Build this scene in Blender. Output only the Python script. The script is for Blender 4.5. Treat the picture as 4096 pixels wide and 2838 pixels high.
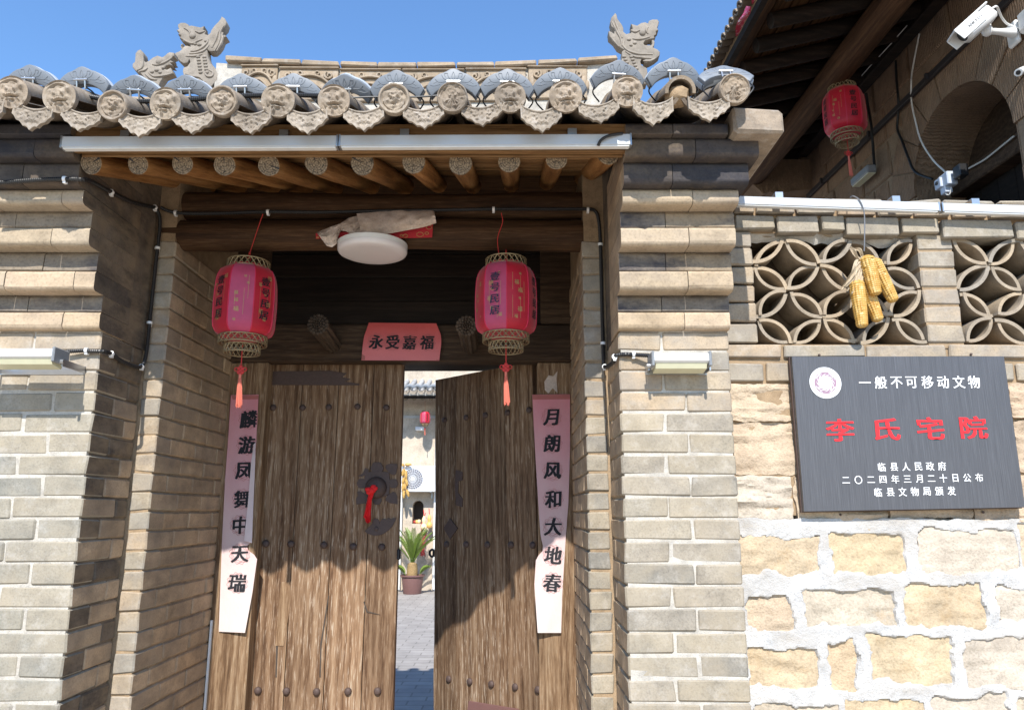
import bpy, math, random
from math import sin, cos, pi, radians, sqrt, atan2, exp
from mathutils import Vector, Matrix, Quaternion

for o in list(bpy.data.objects):
    bpy.data.objects.remove(o)
SC = bpy.context.scene
COL = SC.collection
RND = random.Random(11)

# ------------------------------------------------------------------ camera, sky, sun, exposure
EYE = 1.6
FPX = 2960.0                       # focal length in pixels of the 4096 px wide photograph
PITCH = radians(12.0)
cam_d = bpy.data.cameras.new('camera')
cam_d.sensor_width = 36.0
cam_d.lens = FPX / 4096 * 36.0
cam_d.clip_start = 0.05
cam_d.clip_end = 3000
cam = bpy.data.objects.new('camera', cam_d)
cam.location = (0, 0, EYE)
cam.rotation_euler = (pi / 2 + PITCH, 0, 0)
COL.objects.link(cam)
SC.camera = cam

SUN_DIR = Vector((0.03, 1.0, -0.98)).normalized()
world = bpy.data.worlds.new('World')
SC.world = world
world.use_nodes = True
wn = world.node_tree
for n in list(wn.nodes):
    wn.nodes.remove(n)
w_out = wn.nodes.new('ShaderNodeOutputWorld')
w_bg = wn.nodes.new('ShaderNodeBackground')
w_sky = wn.nodes.new('ShaderNodeTexSky')
w_sky.sky_type = 'NISHITA'
w_sky.sun_disc = False
w_sky.sun_elevation = math.asin(-SUN_DIR.z)
w_sky.sun_rotation = pi
w_sky.altitude = 0
w_sky.air_density = 1.4
w_sky.dust_density = 0.0
w_sky.ozone_density = 10.0
w_bg.inputs['Strength'].default_value = 0.15
wn.links.new(w_sky.outputs[0], w_bg.inputs[0])
wn.links.new(w_bg.outputs[0], w_out.inputs[0])

sun_d = bpy.data.lights.new('sun', 'SUN')
sun_d.energy = 4.3
sun_d.angle = radians(0.53)
sun_d.color = (1.0, 0.96, 0.89)
sun = bpy.data.objects.new('sun', sun_d)
sun.rotation_euler = SUN_DIR.to_track_quat('-Z', 'Y').to_euler()
sun.location = (0, -20, 25)
COL.objects.link(sun)

vs = SC.view_settings
vs.view_transform = 'Standard'
vs.look = 'None'
vs.gamma = 1.0
vs.exposure = 0.70
SC.render.engine = 'CYCLES'
SC.cycles.max_bounces = 7
SC.cycles.diffuse_bounces = 4

# ------------------------------------------------------------------ pixel -> place helpers
CP, SP = cos(PITCH), sin(PITCH)
S = 4096 / 2303.0
def ray(u, v):
    a = (u - 2048) / FPX
    b = (1419 - v) / FPX
    return a, CP - b * SP, SP + b * CP
def P(u, v, Y):                    # photograph pixel (4096 wide) on the plane y = Y
    a, dy, dz = ray(u, v)
    t = Y / dy
    return Vector((a * t, Y, EYE + dz * t))
def Q(u, v, Y):                    # same, pixel of the 2303 wide view
    return P(u * S, v * S, Y)
def PXX(u, v, X):                  # on the plane x = X
    a, dy, dz = ray(u, v)
    t = X / a
    return Vector((X, dy * t, EYE + dz * t))
def QX(u, v, X):
    return PXX(u * S, v * S, X)

# ------------------------------------------------------------------ mesh helpers
class MB:
    def __init__(s):
        s.v, s.f, s.m = [], [], []
    def add(s, verts, faces, mi=0):
        k = len(s.v)
        s.v += [tuple(p) for p in verts]
        for f in faces:
            s.f.append([i + k for i in f])
            s.m.append(mi)
        return s
    def box(s, x0, x1, y0, y1, z0, z1, ch=0.0, jit=0.0, mi=0):
        c = ((x0 + x1) / 2, (y0 + y1) / 2, (z0 + z1) / 2)
        h = (abs(x1 - x0) / 2, abs(y1 - y0) / 2, abs(z1 - z0) / 2)
        if ch <= 0:
            vs_ = [(c[0] + i * h[0], c[1] + j * h[1], c[2] + k * h[2]) for i in (-1, 1) for j in (-1, 1) for k in (-1, 1)]
            s.add(vs_, [(0, 1, 3, 2), (4, 6, 7, 5), (0, 4, 5, 1), (2, 3, 7, 6), (0, 2, 6, 4), (1, 5, 7, 3)], mi)
            return s
        ch = min(ch, min(h) * 0.9)
        V, F, idx = [], [], {}
        for i in (-1, 1):
            for j in (-1, 1):
                for k in (-1, 1):
                    jt = [RND.uniform(-jit, jit) for _ in range(3)]
                    e = ch * (RND.uniform(0.6, 1.4) if jit else 1)
                    e = min(e, min(h) * 0.9)
                    for ax in range(3):
                        p = [i * h[0], j * h[1], k * h[2]]
                        sg = (i, j, k)
                        for b in range(3):
                            if b != ax:
                                p[b] -= sg[b] * e
                            p[b] += jt[b]
                        idx[(i, j, k, ax)] = len(V)
                        V.append(Vector(p))
        def face(ids):
            q = [V[t] for t in ids]
            n = (q[1] - q[0]).cross(q[2] - q[0])
            cc = sum(q, Vector()) / len(q)
            F.append(ids if n.dot(cc) > 0 else ids[::-1])
        for ax in range(3):
            o1, o2 = [b for b in range(3) if b != ax]
            for sg in (-1, 1):
                ids = []
                for p, q in ((-1, -1), (1, -1), (1, 1), (-1, 1)):
                    key = [0, 0, 0]
                    key[ax], key[o1], key[o2] = sg, p, q
                    ids.append(idx[tuple(key) + (ax,)])
                face(ids)
            for p in (-1, 1):
                for q in (-1, 1):
                    ka, kb = [0, 0, 0], [0, 0, 0]
                    ka[ax], kb[ax] = -1, 1
                    for kk in (ka, kb):
                        kk[o1], kk[o2] = p, q
                    face([idx[tuple(ka) + (o1,)], idx[tuple(kb) + (o1,)], idx[tuple(kb) + (o2,)], idx[tuple(ka) + (o2,)]])
        for i in (-1, 1):
            for j in (-1, 1):
                for k in (-1, 1):
                    face([idx[(i, j, k, 0)], idx[(i, j, k, 1)], idx[(i, j, k, 2)]])
        s.add([(p.x + c[0], p.y + c[1], p.z + c[2]) for p in V], F, mi)
        return s
    def tube(s, path, r, n=8, cap=True, mi=0, mcap=None):
        pts = [Vector(p) for p in path]
        m = len(pts)
        rr = r if isinstance(r, (list, tuple)) else [r] * m
        t0 = (pts[1] - pts[0]).normalized()
        up = Vector((0, 0, 1)) if abs(t0.z) < 0.9 else Vector((1, 0, 0))
        nrm = (up - t0 * up.dot(t0)).normalized()
        V, F = [], []
        for i in range(m):
            if i == 0: t = pts[1] - pts[0]
            elif i == m - 1: t = pts[-1] - pts[-2]
            else: t = pts[i + 1] - pts[i - 1]
            if t.length < 1e-9: t = t0
            t = t.normalized()
            nrm = nrm - t * nrm.dot(t)
            if nrm.length < 1e-6: nrm = t.orthogonal()
            nrm.normalize()
            bn = t.cross(nrm)
            for k in range(n):
                a = 2 * pi * k / n
                V.append(pts[i] + (nrm * cos(a) + bn * sin(a)) * rr[i])
        for i in range(m - 1):
            for k in range(n):
                k2 = (k + 1) % n
                F.append([i * n + k, i * n + k2, (i + 1) * n + k2, (i + 1) * n + k])
        s.add(V, F, mi)
        if cap:
            b = len(s.v) - len(V)
            mc = mi if mcap is None else mcap
            s.f.append([b + k for k in range(n)][::-1]); s.m.append(mc)
            s.f.append([b + (m - 1) * n + k for k in range(n)]); s.m.append(mc)
        return s
    def lathe(s, prof, n=24, c=(0, 0, 0), mi=0, M=None):
        V, F = [], []
        for (r, z) in prof:
            for k in range(n):
                a = 2 * pi * k / n
                p = Vector((r * cos(a), r * sin(a), z))
                if M: p = M @ p
                V.append(p + Vector(c))
        m = len(prof)
        for i in range(m - 1):
            for k in range(n):
                k2 = (k + 1) % n
                F.append([i * n + k, i * n + k2, (i + 1) * n + k2, (i + 1) * n + k])
        if prof[0][0] > 1e-5: F.append([k for k in range(n)][::-1])
        if prof[-1][0] > 1e-5: F.append([(m - 1) * n + k for k in range(n)])
        return s.add(V, F, mi)
    def grid(s, fn, nu, nv, mi=0, flip=False):
        V = [fn(i / nu, j / nv) for j in range(nv + 1) for i in range(nu + 1)]
        F = []
        for j in range(nv):
            for i in range(nu):
                a = j * (nu + 1) + i
                q = [a, a + 1, a + nu + 2, a + nu + 1]
                F.append(q[::-1] if flip else q)
        return s.add(V, F, mi)
    def prism(s, poly, y0, y1, bev=0.0, mi=0, M=None):
        """outline in (x, z); front at y0, back at y1"""
        n = len(poly)
        ar = sum(poly[i][0] * poly[(i + 1) % n][1] - poly[(i + 1) % n][0] * poly[i][1] for i in range(n))
        if ar < 0: poly = poly[::-1]
        def inset(d):
            out = []
            for i in range(n):
                p, q, r = Vector(poly[i - 1][:2]), Vector(poly[i][:2]), Vector(poly[(i + 1) % n][:2])
                e1, e2 = (q - p), (r - q)
                if e1.length < 1e-7 or e2.length < 1e-7:
                    out.append(q); continue
                e1.normalize(); e2.normalize()
                nn = Vector((-(e1.y + e2.y), e1.x + e2.x))
                if nn.length < 1e-3: nn = Vector((-e1.y, e1.x))
                nn.normalize()
                out.append(q + nn * d)
            return out
        rings = []
        if bev > 0:
            rings = [(inset(bev), y0), (inset(bev * 0.3), y0 + bev * 0.35), (inset(0), y0 + bev), (inset(0), y1)]
        else:
            rings = [(inset(0), y0), (inset(0), y1)]
        V, F = [], []
        for ring, y in rings:
            for p in ring:
                q = Vector((p.x, y, p.y))
                V.append(M @ q if M else q)
        for k in range(len(rings) - 1):
            for i in range(n):
                j = (i + 1) % n
                F.append([k * n + j, k * n + i, (k + 1) * n + i, (k + 1) * n + j])
        F.append([i for i in range(n)])
        b = (len(rings) - 1) * n
        F.append([b + i for i in range(n)][::-1])
        return s.add(V, F, mi)
    def blob(s, c, r, n=10, m=7, fn=None, mi=0):
        V, F = [], []
        for j in range(m + 1):
            th = pi * j / m
            for i in range(n):
                ph = 2 * pi * i / n
                d = Vector((sin(th) * cos(ph), sin(th) * sin(ph), cos(th)))
                k = fn(d) if fn else 1.0
                V.append((c[0] + d.x * r[0] * k, c[1] + d.y * r[1] * k, c[2] + d.z * r[2] * k))
        for j in range(m):
            for i in range(n):
                i2 = (i + 1) % n
                F.append([j * n + i, (j + 1) * n + i, (j + 1) * n + i2, j * n + i2])
        return s.add(V, F, mi)
    def mesh(s, name, mats, smooth=False):
        me = bpy.data.meshes.new(name)
        me.from_pydata(s.v, [], s.f)
        if not isinstance(mats, (list, tuple)): mats = [mats]
        for m in mats: me.materials.append(m)
        if len(mats) > 1:
            me.polygons.foreach_set('material_index', s.m)
        if smooth:
            me.polygons.foreach_set('use_smooth', [True] * len(me.polygons))
            if smooth != 'all':
                try: me.set_sharp_from_angle(angle=radians(38))
                except Exception: pass
        me.validate(clean_customdata=False)
        me.update()
        return me

def link(name, me, parent=None):
    o = bpy.data.objects.new(name, me)
    COL.objects.link(o)
    if parent is not None:
        o.parent = parent
    return o
def obj(name, mb, mat, parent=None, smooth=False, world=True):
    """one mesh object; vertices given in world space unless world=False (then in the parent's space)"""
    o = link(name, mb.mesh(name, mat, smooth), parent)
    if parent is not None and world:
        r = ROOTS.get(parent.name, Vector((0, 0, 0)))
        o.location = -r
        ROOTS[o.name] = Vector((0, 0, 0)) if False else r + o.location
    return o
ROOTS = {}                          # world location of unrotated empties
def tag(o, label, cat, group=None, kind=None):
    o['label'] = label
    o['category'] = cat
    if group: o['group'] = group
    if kind: o['kind'] = kind
    return o
def thing(name, label, cat, loc=(0, 0, 0), group=None, kind='thing'):
    o = bpy.data.objects.new(name, None)
    o.empty_display_size = 0.1
    COL.objects.link(o)
    o.location = loc
    ROOTS[o.name] = Vector(loc)
    return tag(o, label, cat, group, kind)
def single(name, mb, mat, label, cat, group=None, smooth=False, kind='thing'):
    return tag(obj(name, mb, mat, None, smooth), label, cat, group, kind)
def at(o, loc, rot=(0, 0, 0), scale=(1, 1, 1)):
    """place a child made in its own local space; loc in world space"""
    r = ROOTS.get(o.parent.name, Vector((0, 0, 0))) if o.parent else Vector((0, 0, 0))
    o.location = Vector(loc) - r
    o.rotation_euler = rot
    o.scale = scale
    return o

def catmull(pts, k=6):
    pts = [Vector(p) for p in pts]
    out = []
    n = len(pts)
    for i in range(n - 1):
        p0, p1, p2, p3 = pts[max(i - 1, 0)], pts[i], pts[i + 1], pts[min(i + 2, n - 1)]
        for j in range(k):
            t = j / k
            out.append(0.5 * ((2 * p1) + (p2 - p0) * t + (2 * p0 - 5 * p1 + 4 * p2 - p3) * t * t + (3 * p1 - p0 - 3 * p2 + p3) * t ** 3))
    out.append(pts[-1])
    return out
def resample(pts, step):
    pts = [Vector(p) for p in pts]
    out = [pts[0]]
    acc = 0.0
    for a, b in zip(pts, pts[1:]):
        L = (b - a).length
        if L < 1e-9: continue
        d = step - acc
        while d <= L:
            out.append(a + (b - a) * (d / L))
            d += step
        acc = L - (d - step)
    return out
def corrugated(mb, path, r=0.0085, step=0.004):
    p = resample(path, step)
    mb.tube(p, [r * (1.0 if i % 2 else 0.82) for i in range(len(p))], 8)
    return mb

def h2(i, j=0, k=0):
    n = (int(i) * 374761393 + int(j) * 668265263 + int(k) * 974634541 + 12345) & 0xffffffff
    n = ((n ^ (n >> 13)) * 1274126177) & 0xffffffff
    n = ((n ^ (n >> 15)) * 2246822519) & 0xffffffff
    return ((n ^ (n >> 16)) & 0xffffff) / 16777215.0
def vnoise(x, y, seed=0):
    xi, yi = math.floor(x), math.floor(y)
    fx, fy = x - xi, y - yi
    fx, fy = fx * fx * (3 - 2 * fx), fy * fy * (3 - 2 * fy)
    a, b = h2(xi, yi, seed), h2(xi + 1, yi, seed)
    c, d = h2(xi, yi + 1, seed), h2(xi + 1, yi + 1, seed)
    return (a + (b - a) * fx) * (1 - fy) + (c + (d - c) * fx) * fy - 0.5
def fnoise(x, y, seed=0, o=3):
    s_, a = 0, 1
    for k in range(o):
        s_ += a * vnoise(x * 2 ** k, y * 2 ** k, seed + k * 7)
        a *= 0.5
    return s_

# ------------------------------------------------------------------ lettering
_GL = {}
_CHARS = '麟游凤舞中天瑞月朗风和大地春永受嘉福壹号民居一般不可移动文物李氏宅院临县人民政府二〇二四年三月二十日公布临县文物局颁发国化遗产ANKEUIYZDOChinaCulturalHeritage'
def _load_glyphs():
    obs = {}
    for ch in dict.fromkeys(_CHARS):
        c = bpy.data.curves.new('glyph', 'FONT')
        c.body = ch
        c.size = 1.0
        c.resolution_u = 3
        o = bpy.data.objects.new('glyph', c)
        COL.objects.link(o)
        obs[ch] = o
    dg = bpy.context.evaluated_depsgraph_get()
    for ch, o in obs.items():
        me = bpy.data.meshes.new_from_object(o.evaluated_get(dg))
        V = [Vector((v.co.x, v.co.y)) for v in me.vertices]
        F = [list(p.vertices) for p in me.polygons]
        x0, x1 = min(p.x for p in V), max(p.x for p in V)
        y0, y1 = min(p.y for p in V), max(p.y for p in V)
        c0 = Vector(((x0 + x1) / 2, (y0 + y1) / 2))
        V = [p - c0 for p in V]
        cnt = {}
        for f in F:
            ar = sum(V[f[k]].x * V[f[(k + 1) % len(f)]].y - V[f[(k + 1) % len(f)]].x * V[f[k]].y for k in range(len(f)))
            g = f if ar > 0 else f[::-1]
            for k in range(len(g)):
                cnt[(g[k], g[(k + 1) % len(g)])] = 1
        N = [Vector((0, 0)) for _ in V]
        for (a, b) in cnt:
            if (b, a) not in cnt:
                e = V[b] - V[a]
                if e.length > 1e-7:
                    e.normalize()
                    for q in (a, b):
                        N[q] += Vector((e.y, -e.x))
        N = [n.normalized() if n.length > 1e-5 else n for n in N]
        _GL[ch] = (V, N, F)
        cu = o.data
        bpy.data.objects.remove(o); bpy.data.curves.remove(cu); bpy.data.meshes.remove(me)
_load_glyphs()
def put_glyph(mb, ch, fn, sx, sy, bold=0.0, shear=0.0, rot=0.0, brush=0.0, seed=0):
    """fn maps glyph (right, up) metres to a world point; bold thickens upright strokes more than level ones"""
    V, N, F = _GL[ch]
    out = []
    for p, n in zip(V, N):
        x, y = p.x + n.x * bold, p.y + n.y * bold * .45
        if brush:
            x += brush * (sin(y * 6.1 + seed) + 0.6 * sin(y * 13 + x * 7 + seed * 2))
            y += brush * (sin(x * 5.3 + seed * 1.7) + .7 * x)
        x += shear * y
        xr, yr = x * cos(rot) - y * sin(rot), x * sin(rot) + y * cos(rot)
        out.append(fn(xr * sx, yr * sy))
    mb.add(out, F)
# ------------------------------------------------------------------ materials
def newmat(name):
    m = bpy.data.materials.new(name)
    m.use_nodes = True
    nt = m.node_tree
    return m, nt, nt.nodes['Principled BSDF']
def nd(nt, typ, **kw):
    n = nt.nodes.new(typ)
    for k, v in kw.items():
        setattr(n, k, v)
    return n
def setin(nt, node, key, val):
    if hasattr(val, 'is_output') or isinstance(val, bpy.types.NodeSocket):
        nt.links.new(val, node.inputs[key])
    else:
        node.inputs[key].default_value = val
def c4(c):
    return (c[0], c[1], c[2], 1.0)
def coords(nt, kind='Object', scale=(1, 1, 1), rnd=0.0):
    if kind == 'World':
        s = nd(nt, 'ShaderNodeNewGeometry').outputs['Position']
    else:
        s = nd(nt, 'ShaderNodeTexCoord').outputs[kind]
    if rnd:
        oi = nd(nt, 'ShaderNodeObjectInfo')
        mu = nd(nt, 'ShaderNodeMath', operation='MULTIPLY')
        nt.links.new(oi.outputs['Random'], mu.inputs[0]); mu.inputs[1].default_value = rnd
        ad = nd(nt, 'ShaderNodeVectorMath', operation='ADD')
        nt.links.new(s, ad.inputs[0]); nt.links.new(mu.outputs[0], ad.inputs[1])
        s = ad.outputs[0]
    mp = nd(nt, 'ShaderNodeMapping')
    mp.inputs['Scale'].default_value = scale
    nt.links.new(s, mp.inputs['Vector'])
    return mp.outputs[0]
def noise(nt, vec, scale=5, detail=4, rough=0.55, dist=0.0):
    n = nd(nt, 'ShaderNodeTexNoise')
    nt.links.new(vec, n.inputs['Vector'])
    n.inputs['Scale'].default_value = scale
    n.inputs['Detail'].default_value = detail
    n.inputs['Roughness'].default_value = rough
    n.inputs['Distortion'].default_value = dist
    return n.outputs['Fac']
def wave(nt, vec, scale=5, dist=2, detail=2, dscale=1, axis='X', rings=False):
    n = nd(nt, 'ShaderNodeTexWave')
    n.wave_type = 'RINGS' if rings else 'BANDS'
    if rings: n.rings_direction = axis
    else: n.bands_direction = axis
    nt.links.new(vec, n.inputs['Vector'])
    n.inputs['Scale'].default_value = scale
    n.inputs['Distortion'].default_value = dist
    n.inputs['Detail'].default_value = detail
    n.inputs['Detail Scale'].default_value = dscale
    return n.outputs['Fac']
def voronoi(nt, vec, scale=5, feature='F1', out='Distance'):
    n = nd(nt, 'ShaderNodeTexVoronoi', feature=feature)
    nt.links.new(vec, n.inputs['Vector'])
    n.inputs['Scale'].default_value = scale
    return n.outputs[out]
def ramp(nt, fac, stops, interp='LINEAR'):
    r = nd(nt, 'ShaderNodeValToRGB')
    r.color_ramp.interpolation = interp
    els = r.color_ramp.elements
    while len(els) > len(stops): els.remove(els[-1])
    while len(els) < len(stops): els.new(0.5)
    for e, (p, c) in zip(els, stops):
        e.position = p
        e.color = c4(c) if isinstance(c, (tuple, list)) else (c, c, c, 1)
    nt.links.new(fac, r.inputs[0])
    return r.outputs[0]
def mix(nt, fac, a, b, mode='MIX'):
    n = nd(nt, 'ShaderNodeMix', data_type='RGBA', blend_type=mode)
    setin(nt, n, 0, fac)
    setin(nt, n, 6, a if not isinstance(a, tuple) else c4(a))
    setin(nt, n, 7, b if not isinstance(b, tuple) else c4(b))
    return n.outputs[2]
def math_(nt, op, a, b=0.0):
    n = nd(nt, 'ShaderNodeMath', operation=op)
    setin(nt, n, 0, a); setin(nt, n, 1, b)
    return n.outputs[0]
def bump(nt, bs, h, strength=0.4, dist=0.01):
    b = nd(nt, 'ShaderNodeBump')
    b.inputs['Strength'].default_value = strength
    b.inputs['Distance'].default_value = dist
    nt.links.new(h, b.inputs['Height'])
    nt.links.new(b.outputs[0], bs.inputs['Normal'])
def rnd(nt):
    return nd(nt, 'ShaderNodeObjectInfo').outputs['Random']
def plain(name, col, rough=0.6, metal=0.0, var=0.12, scale=30, bmp=0.0, spec=0.5):
    m, nt, bs = newmat(name)
    v = coords(nt, 'World')
    n = noise(nt, v, scale, 4)
    c = mix(nt, math_(nt, 'MULTIPLY', n, 1.0), tuple(x * (1 - var) for x in col), tuple(min(1, x * (1 + var)) for x in col))
    nt.links.new(c, bs.inputs['Base Color'])
    bs.inputs['Roughness'].default_value = rough
    bs.inputs['Metallic'].default_value = metal
    bs.inputs['Specular IOR Level'].default_value = spec
    if bmp: bump(nt, bs, n, bmp, 0.004)
    return m
def masonry(name, palette, rough=0.9, stain=(0.05, 0.045, 0.045), stain_amt=0.0, wash=None, wash_amt=0.0, bmp=0.5, gsc=1.0, bd=0.006, drift=None, drift_amt=.5):
    """brick / tile / stone: one tone per piece from the palette, mottling, dirt, pits"""
    m, nt, bs = newmat(name)
    v = coords(nt, 'World', rnd=37.0)
    k = len(palette)
    base = ramp(nt, rnd(nt), [(i / max(k - 1, 1), c) for i, c in enumerate(palette)])
    n1 = noise(nt, v, 9 * gsc, 6, 0.62)
    n2 = noise(nt, v, 120 * gsc, 3, 0.6)
    base = mix(nt, 1.0, base, ramp(nt, n1, [(0.25, 0.66), (0.5, 1.0), (0.75, 1.22)]), 'MULTIPLY')
    base = mix(nt, 0.7, base, ramp(nt, n2, [(0.25, 0.6), (0.5, 1.0), (0.8, 1.15)]), 'MULTIPLY')
    if drift:
        nd_ = noise(nt, coords(nt, 'World', rnd=11.0), 4.5, 4, .55, .6)
        base = mix(nt, ramp(nt, nd_, [(.42, 0.0), (.62, drift_amt)]), base, drift)
    if wash_amt:
        nw = noise(nt, coords(nt, 'World', rnd=53.0), 13 * gsc, 8, 0.75)
        fw = ramp(nt, nw, [(0.52, 0.0), (0.66, wash_amt)])
        base = mix(nt, fw, base, wash)
    if stain_amt:
        ns = noise(nt, coords(nt, 'World', (1.2, 1.2, 3.0)), 3.2, 7, 0.68)
        fs = ramp(nt, ns, [(0.45, 0.0), (0.68, stain_amt)])
        base = mix(nt, fs, base, stain)
    nt.links.new(base, bs.inputs['Base Color'])
    bs.inputs['Roughness'].default_value = rough
    bs.inputs['Specular IOR Level'].default_value = 0.2
    hh = math_(nt, 'ADD', math_(nt, 'MULTIPLY', n1, 1.0), math_(nt, 'MULTIPLY', n2, 0.35))
    bump(nt, bs, hh, bmp, bd)
    return m
def timber(name, stops, axis='Z', sc=1.0, rough=0.75, bmp=0.5, lines=0.5, weather=None, rndo=7.0, kind='Object'):
    """weathered boards / logs with grain along one axis"""
    m, nt, bs = newmat(name)
    k = {'X': (0.06, 1, 1), 'Y': (1, 0.06, 1), 'Z': (1, 1, 0.06)}[axis]
    v = coords(nt, kind, tuple(x * sc for x in k), rnd=rndo)
    g1 = noise(nt, v, 12, 6, 0.58, 1.8)
    g2 = noise(nt, v, 190, 4, 0.65, 0.3)
    g3 = noise(nt, v, 70, 5, 0.65, 0.6)
    wv = wave(nt, v, 7, 14, 3, 0.9, 'X' if axis != 'X' else 'Z')
    f = math_(nt, 'ADD', math_(nt, 'MULTIPLY', g1, 0.30), math_(nt, 'ADD', math_(nt, 'MULTIPLY', wv, 0.08), math_(nt, 'ADD', math_(nt, 'MULTIPLY', g2, 0.32), math_(nt, 'MULTIPLY', g3, 0.32))))
    col = ramp(nt, f, stops)
    big = noise(nt, coords(nt, kind, tuple(x ** 0.4 * sc for x in k), rnd=rndo), 2.6, 5, 0.6)
    col = mix(nt, 1.0, col, ramp(nt, big, [(0.25, 0.6), (0.5, 1.0), (0.75, 1.3)]), 'MULTIPLY')
    col = mix(nt, 1.0, col, ramp(nt, rnd(nt), [(0, .78), (1, 1.2)]), 'MULTIPLY')
    if weather:
        ln = ramp(nt, g2, [(0.56, 0.0), (0.66, lines)])
        ln2 = mix(nt, 1.0, ln, ramp(nt, big, [(0.4, 0.15), (0.6, 1.0)]), 'MULTIPLY')
        col = mix(nt, ln2, col, weather)
    nt.links.new(col, bs.inputs['Base Color'])
    bs.inputs['Roughness'].default_value = rough
    bs.inputs['Specular IOR Level'].default_value = 0.25
    bump(nt, bs, f, bmp, 0.008)
    return m

M = {}
M['brick_tan'] = masonry('brick tan', [(.385, .285, .185), (.305, .262, .20), (.425, .325, .22), (.345, .29, .215), (.40, .295, .195)], stain_amt=.35, stain=(.18, .17, .17), wash=(.54, .50, .44), wash_amt=.3, drift=(.28, .262, .23), drift_amt=.5, bmp=.5, bd=.006)
M['brick_grey'] = masonry('brick grey', [(.255, .228, .185), (.33, .283, .22), (.215, .20, .172), (.365, .312, .235), (.29, .258, .205), (.32, .272, .203)], stain_amt=.2, stain=(.16, .15, .14), wash=(.54, .50, .45), wash_amt=.3, drift=(.39, .32, .225), drift_amt=.45, bmp=.5, bd=.006)
M['brick_left'] = masonry('brick bluish', [(.265, .245, .198), (.315, .277, .217), (.235, .222, .188), (.34, .295, .226), (.29, .262, .207)], stain_amt=.2, stain=(.18, .18, .17), wash=(.54, .51, .47), wash_amt=.3, drift=(.36, .30, .215), drift_amt=.45, bmp=.5, bd=.006)
M['brick_reveal'] = masonry('brick reveal bounce', [(.47, .33, .205), (.39, .285, .185), (.49, .355, .23), (.35, .265, .185)], stain_amt=.5, stain=(.15, .115, .085), drift=(.27, .21, .155), drift_amt=.5)  # lighter, warmer tone puts ground bounce into the reveal brick colour
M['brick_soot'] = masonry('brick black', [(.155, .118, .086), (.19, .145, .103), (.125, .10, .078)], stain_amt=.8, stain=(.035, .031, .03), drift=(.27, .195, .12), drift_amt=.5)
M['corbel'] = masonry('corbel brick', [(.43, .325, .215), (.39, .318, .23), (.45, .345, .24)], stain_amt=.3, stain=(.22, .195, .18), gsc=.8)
M['corbel_stain_shade'] = masonry('corbel stained and shaded', [(.25, .20, .145), (.20, .17, .14), (.29, .225, .155)], stain_amt=1.0, stain=(.042, .04, .05), gsc=.8)  # soot stain, with the ledges' shadow bands also darkened into the colour
M['corbel_eave_shade'] = masonry('corbel sooty eave shade', [(.085, .068, .058), (.06, .055, .056), (.11, .085, .065)], stain_amt=.8, stain=(.028, .029, .040), wash=(.20, .15, .10), wash_amt=.35, gsc=.8)  # eave shadow on the top courses painted near-black, over soot mottling
M['mortar_white'] = masonry('lime mortar', [(.47, .435, .38)], bmp=.8, gsc=2.0, stain_amt=.3, stain=(.36, .31, .25))
M['mortar_tan'] = masonry('earth mortar', [(.33, .235, .145)], bmp=.8, gsc=2.0)
M['tile'] = masonry('clay tile', [(.29, .225, .16), (.33, .262, .195), (.255, .205, .155), (.35, .285, .215)], stain_amt=.4, stain=(.11, .095, .085), wash=(.48, .44, .39), wash_amt=.4, gsc=1.6, bd=.004)
M['drip'] = masonry('drip tile face', [(.30, .25, .195), (.35, .295, .235), (.27, .22, .17)], stain_amt=.5, stain=(.12, .10, .08), wash=(.50, .46, .42), wash_amt=.5, gsc=2.4, bd=.004)
M['peg'] = timber('peg timber', [(.34, (.03, .02, .014)), (.5, (.075, .052, .036)), (.66, (.13, .095, .068))], 'Y', 1.0)
M['tile_pan'] = masonry('pan tile', [(.17, .13, .095), (.20, .155, .115), (.15, .12, .095)], stain_amt=.6, stain=(.06, .048, .036), gsc=1.6)
M['lattice'] = masonry('lattice tile', [(.37, .285, .195), (.32, .265, .20), (.40, .31, .21), (.27, .24, .20)], stain_amt=.3, stain=(.15, .135, .12), gsc=1.6, bd=.004)
M['carving'] = masonry('carved brick', [(.33, .25, .17), (.36, .285, .205)], stain_amt=.35, stain=(.18, .145, .115), wash=(.50, .46, .41), wash_amt=.35, gsc=1.8, bd=.004)
M['dragon'] = masonry('dragon brick', [(.27, .235, .195), (.30, .26, .215)], stain_amt=.35, stain=(.15, .13, .112), gsc=1.8, bd=.003)
M['stone'] = masonry('sandstone', [(.47, .35, .215), (.46, .375, .27), (.47, .365, .26), (.48, .375, .24), (.45, .385, .30), (.48, .395, .29)], wash=(.43, .285, .145), wash_amt=.4, bmp=.9, gsc=.75, bd=.012)
M['stone_up'] = masonry('sandstone bedded', [(.47, .345, .24), (.51, .405, .29), (.49, .37, .24)], stain_amt=.35, stain=(.34, .235, .16), bmp=.9, gsc=.9, bd=.014)
M['stone_pale'] = masonry('sandstone pale', [(.46, .395, .32), (.49, .42, .335)], stain_amt=.35, stain=(.38, .315, .25), bmp=.9, gsc=.8, bd=.012)
M['plaster'] = masonry('white pointing', [(.54, .53, .515)], bmp=.9, gsc=1.4, bd=.012, stain_amt=.5, stain=(.39, .34, .28), drift=(.42, .40, .375), drift_amt=.8)
M['wood_door'] = timber('door timber', [(.33, (.030, .014, .008)), (.44, (.108, .058, .030)), (.54, (.20, .122, .070)), (.68, (.33, .235, .152))], 'Z', .9, weather=(.52, .43, .33), lines=.7, bmp=.8)
M['wood_frame'] = timber('frame timber', [(.34, (.06, .032, .016)), (.46, (.165, .095, .05)), (.56, (.29, .19, .11)), (.68, (.40, .30, .20))], 'Z', 1.0, weather=(.50, .42, .32), lines=.5, bmp=.7)
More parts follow.
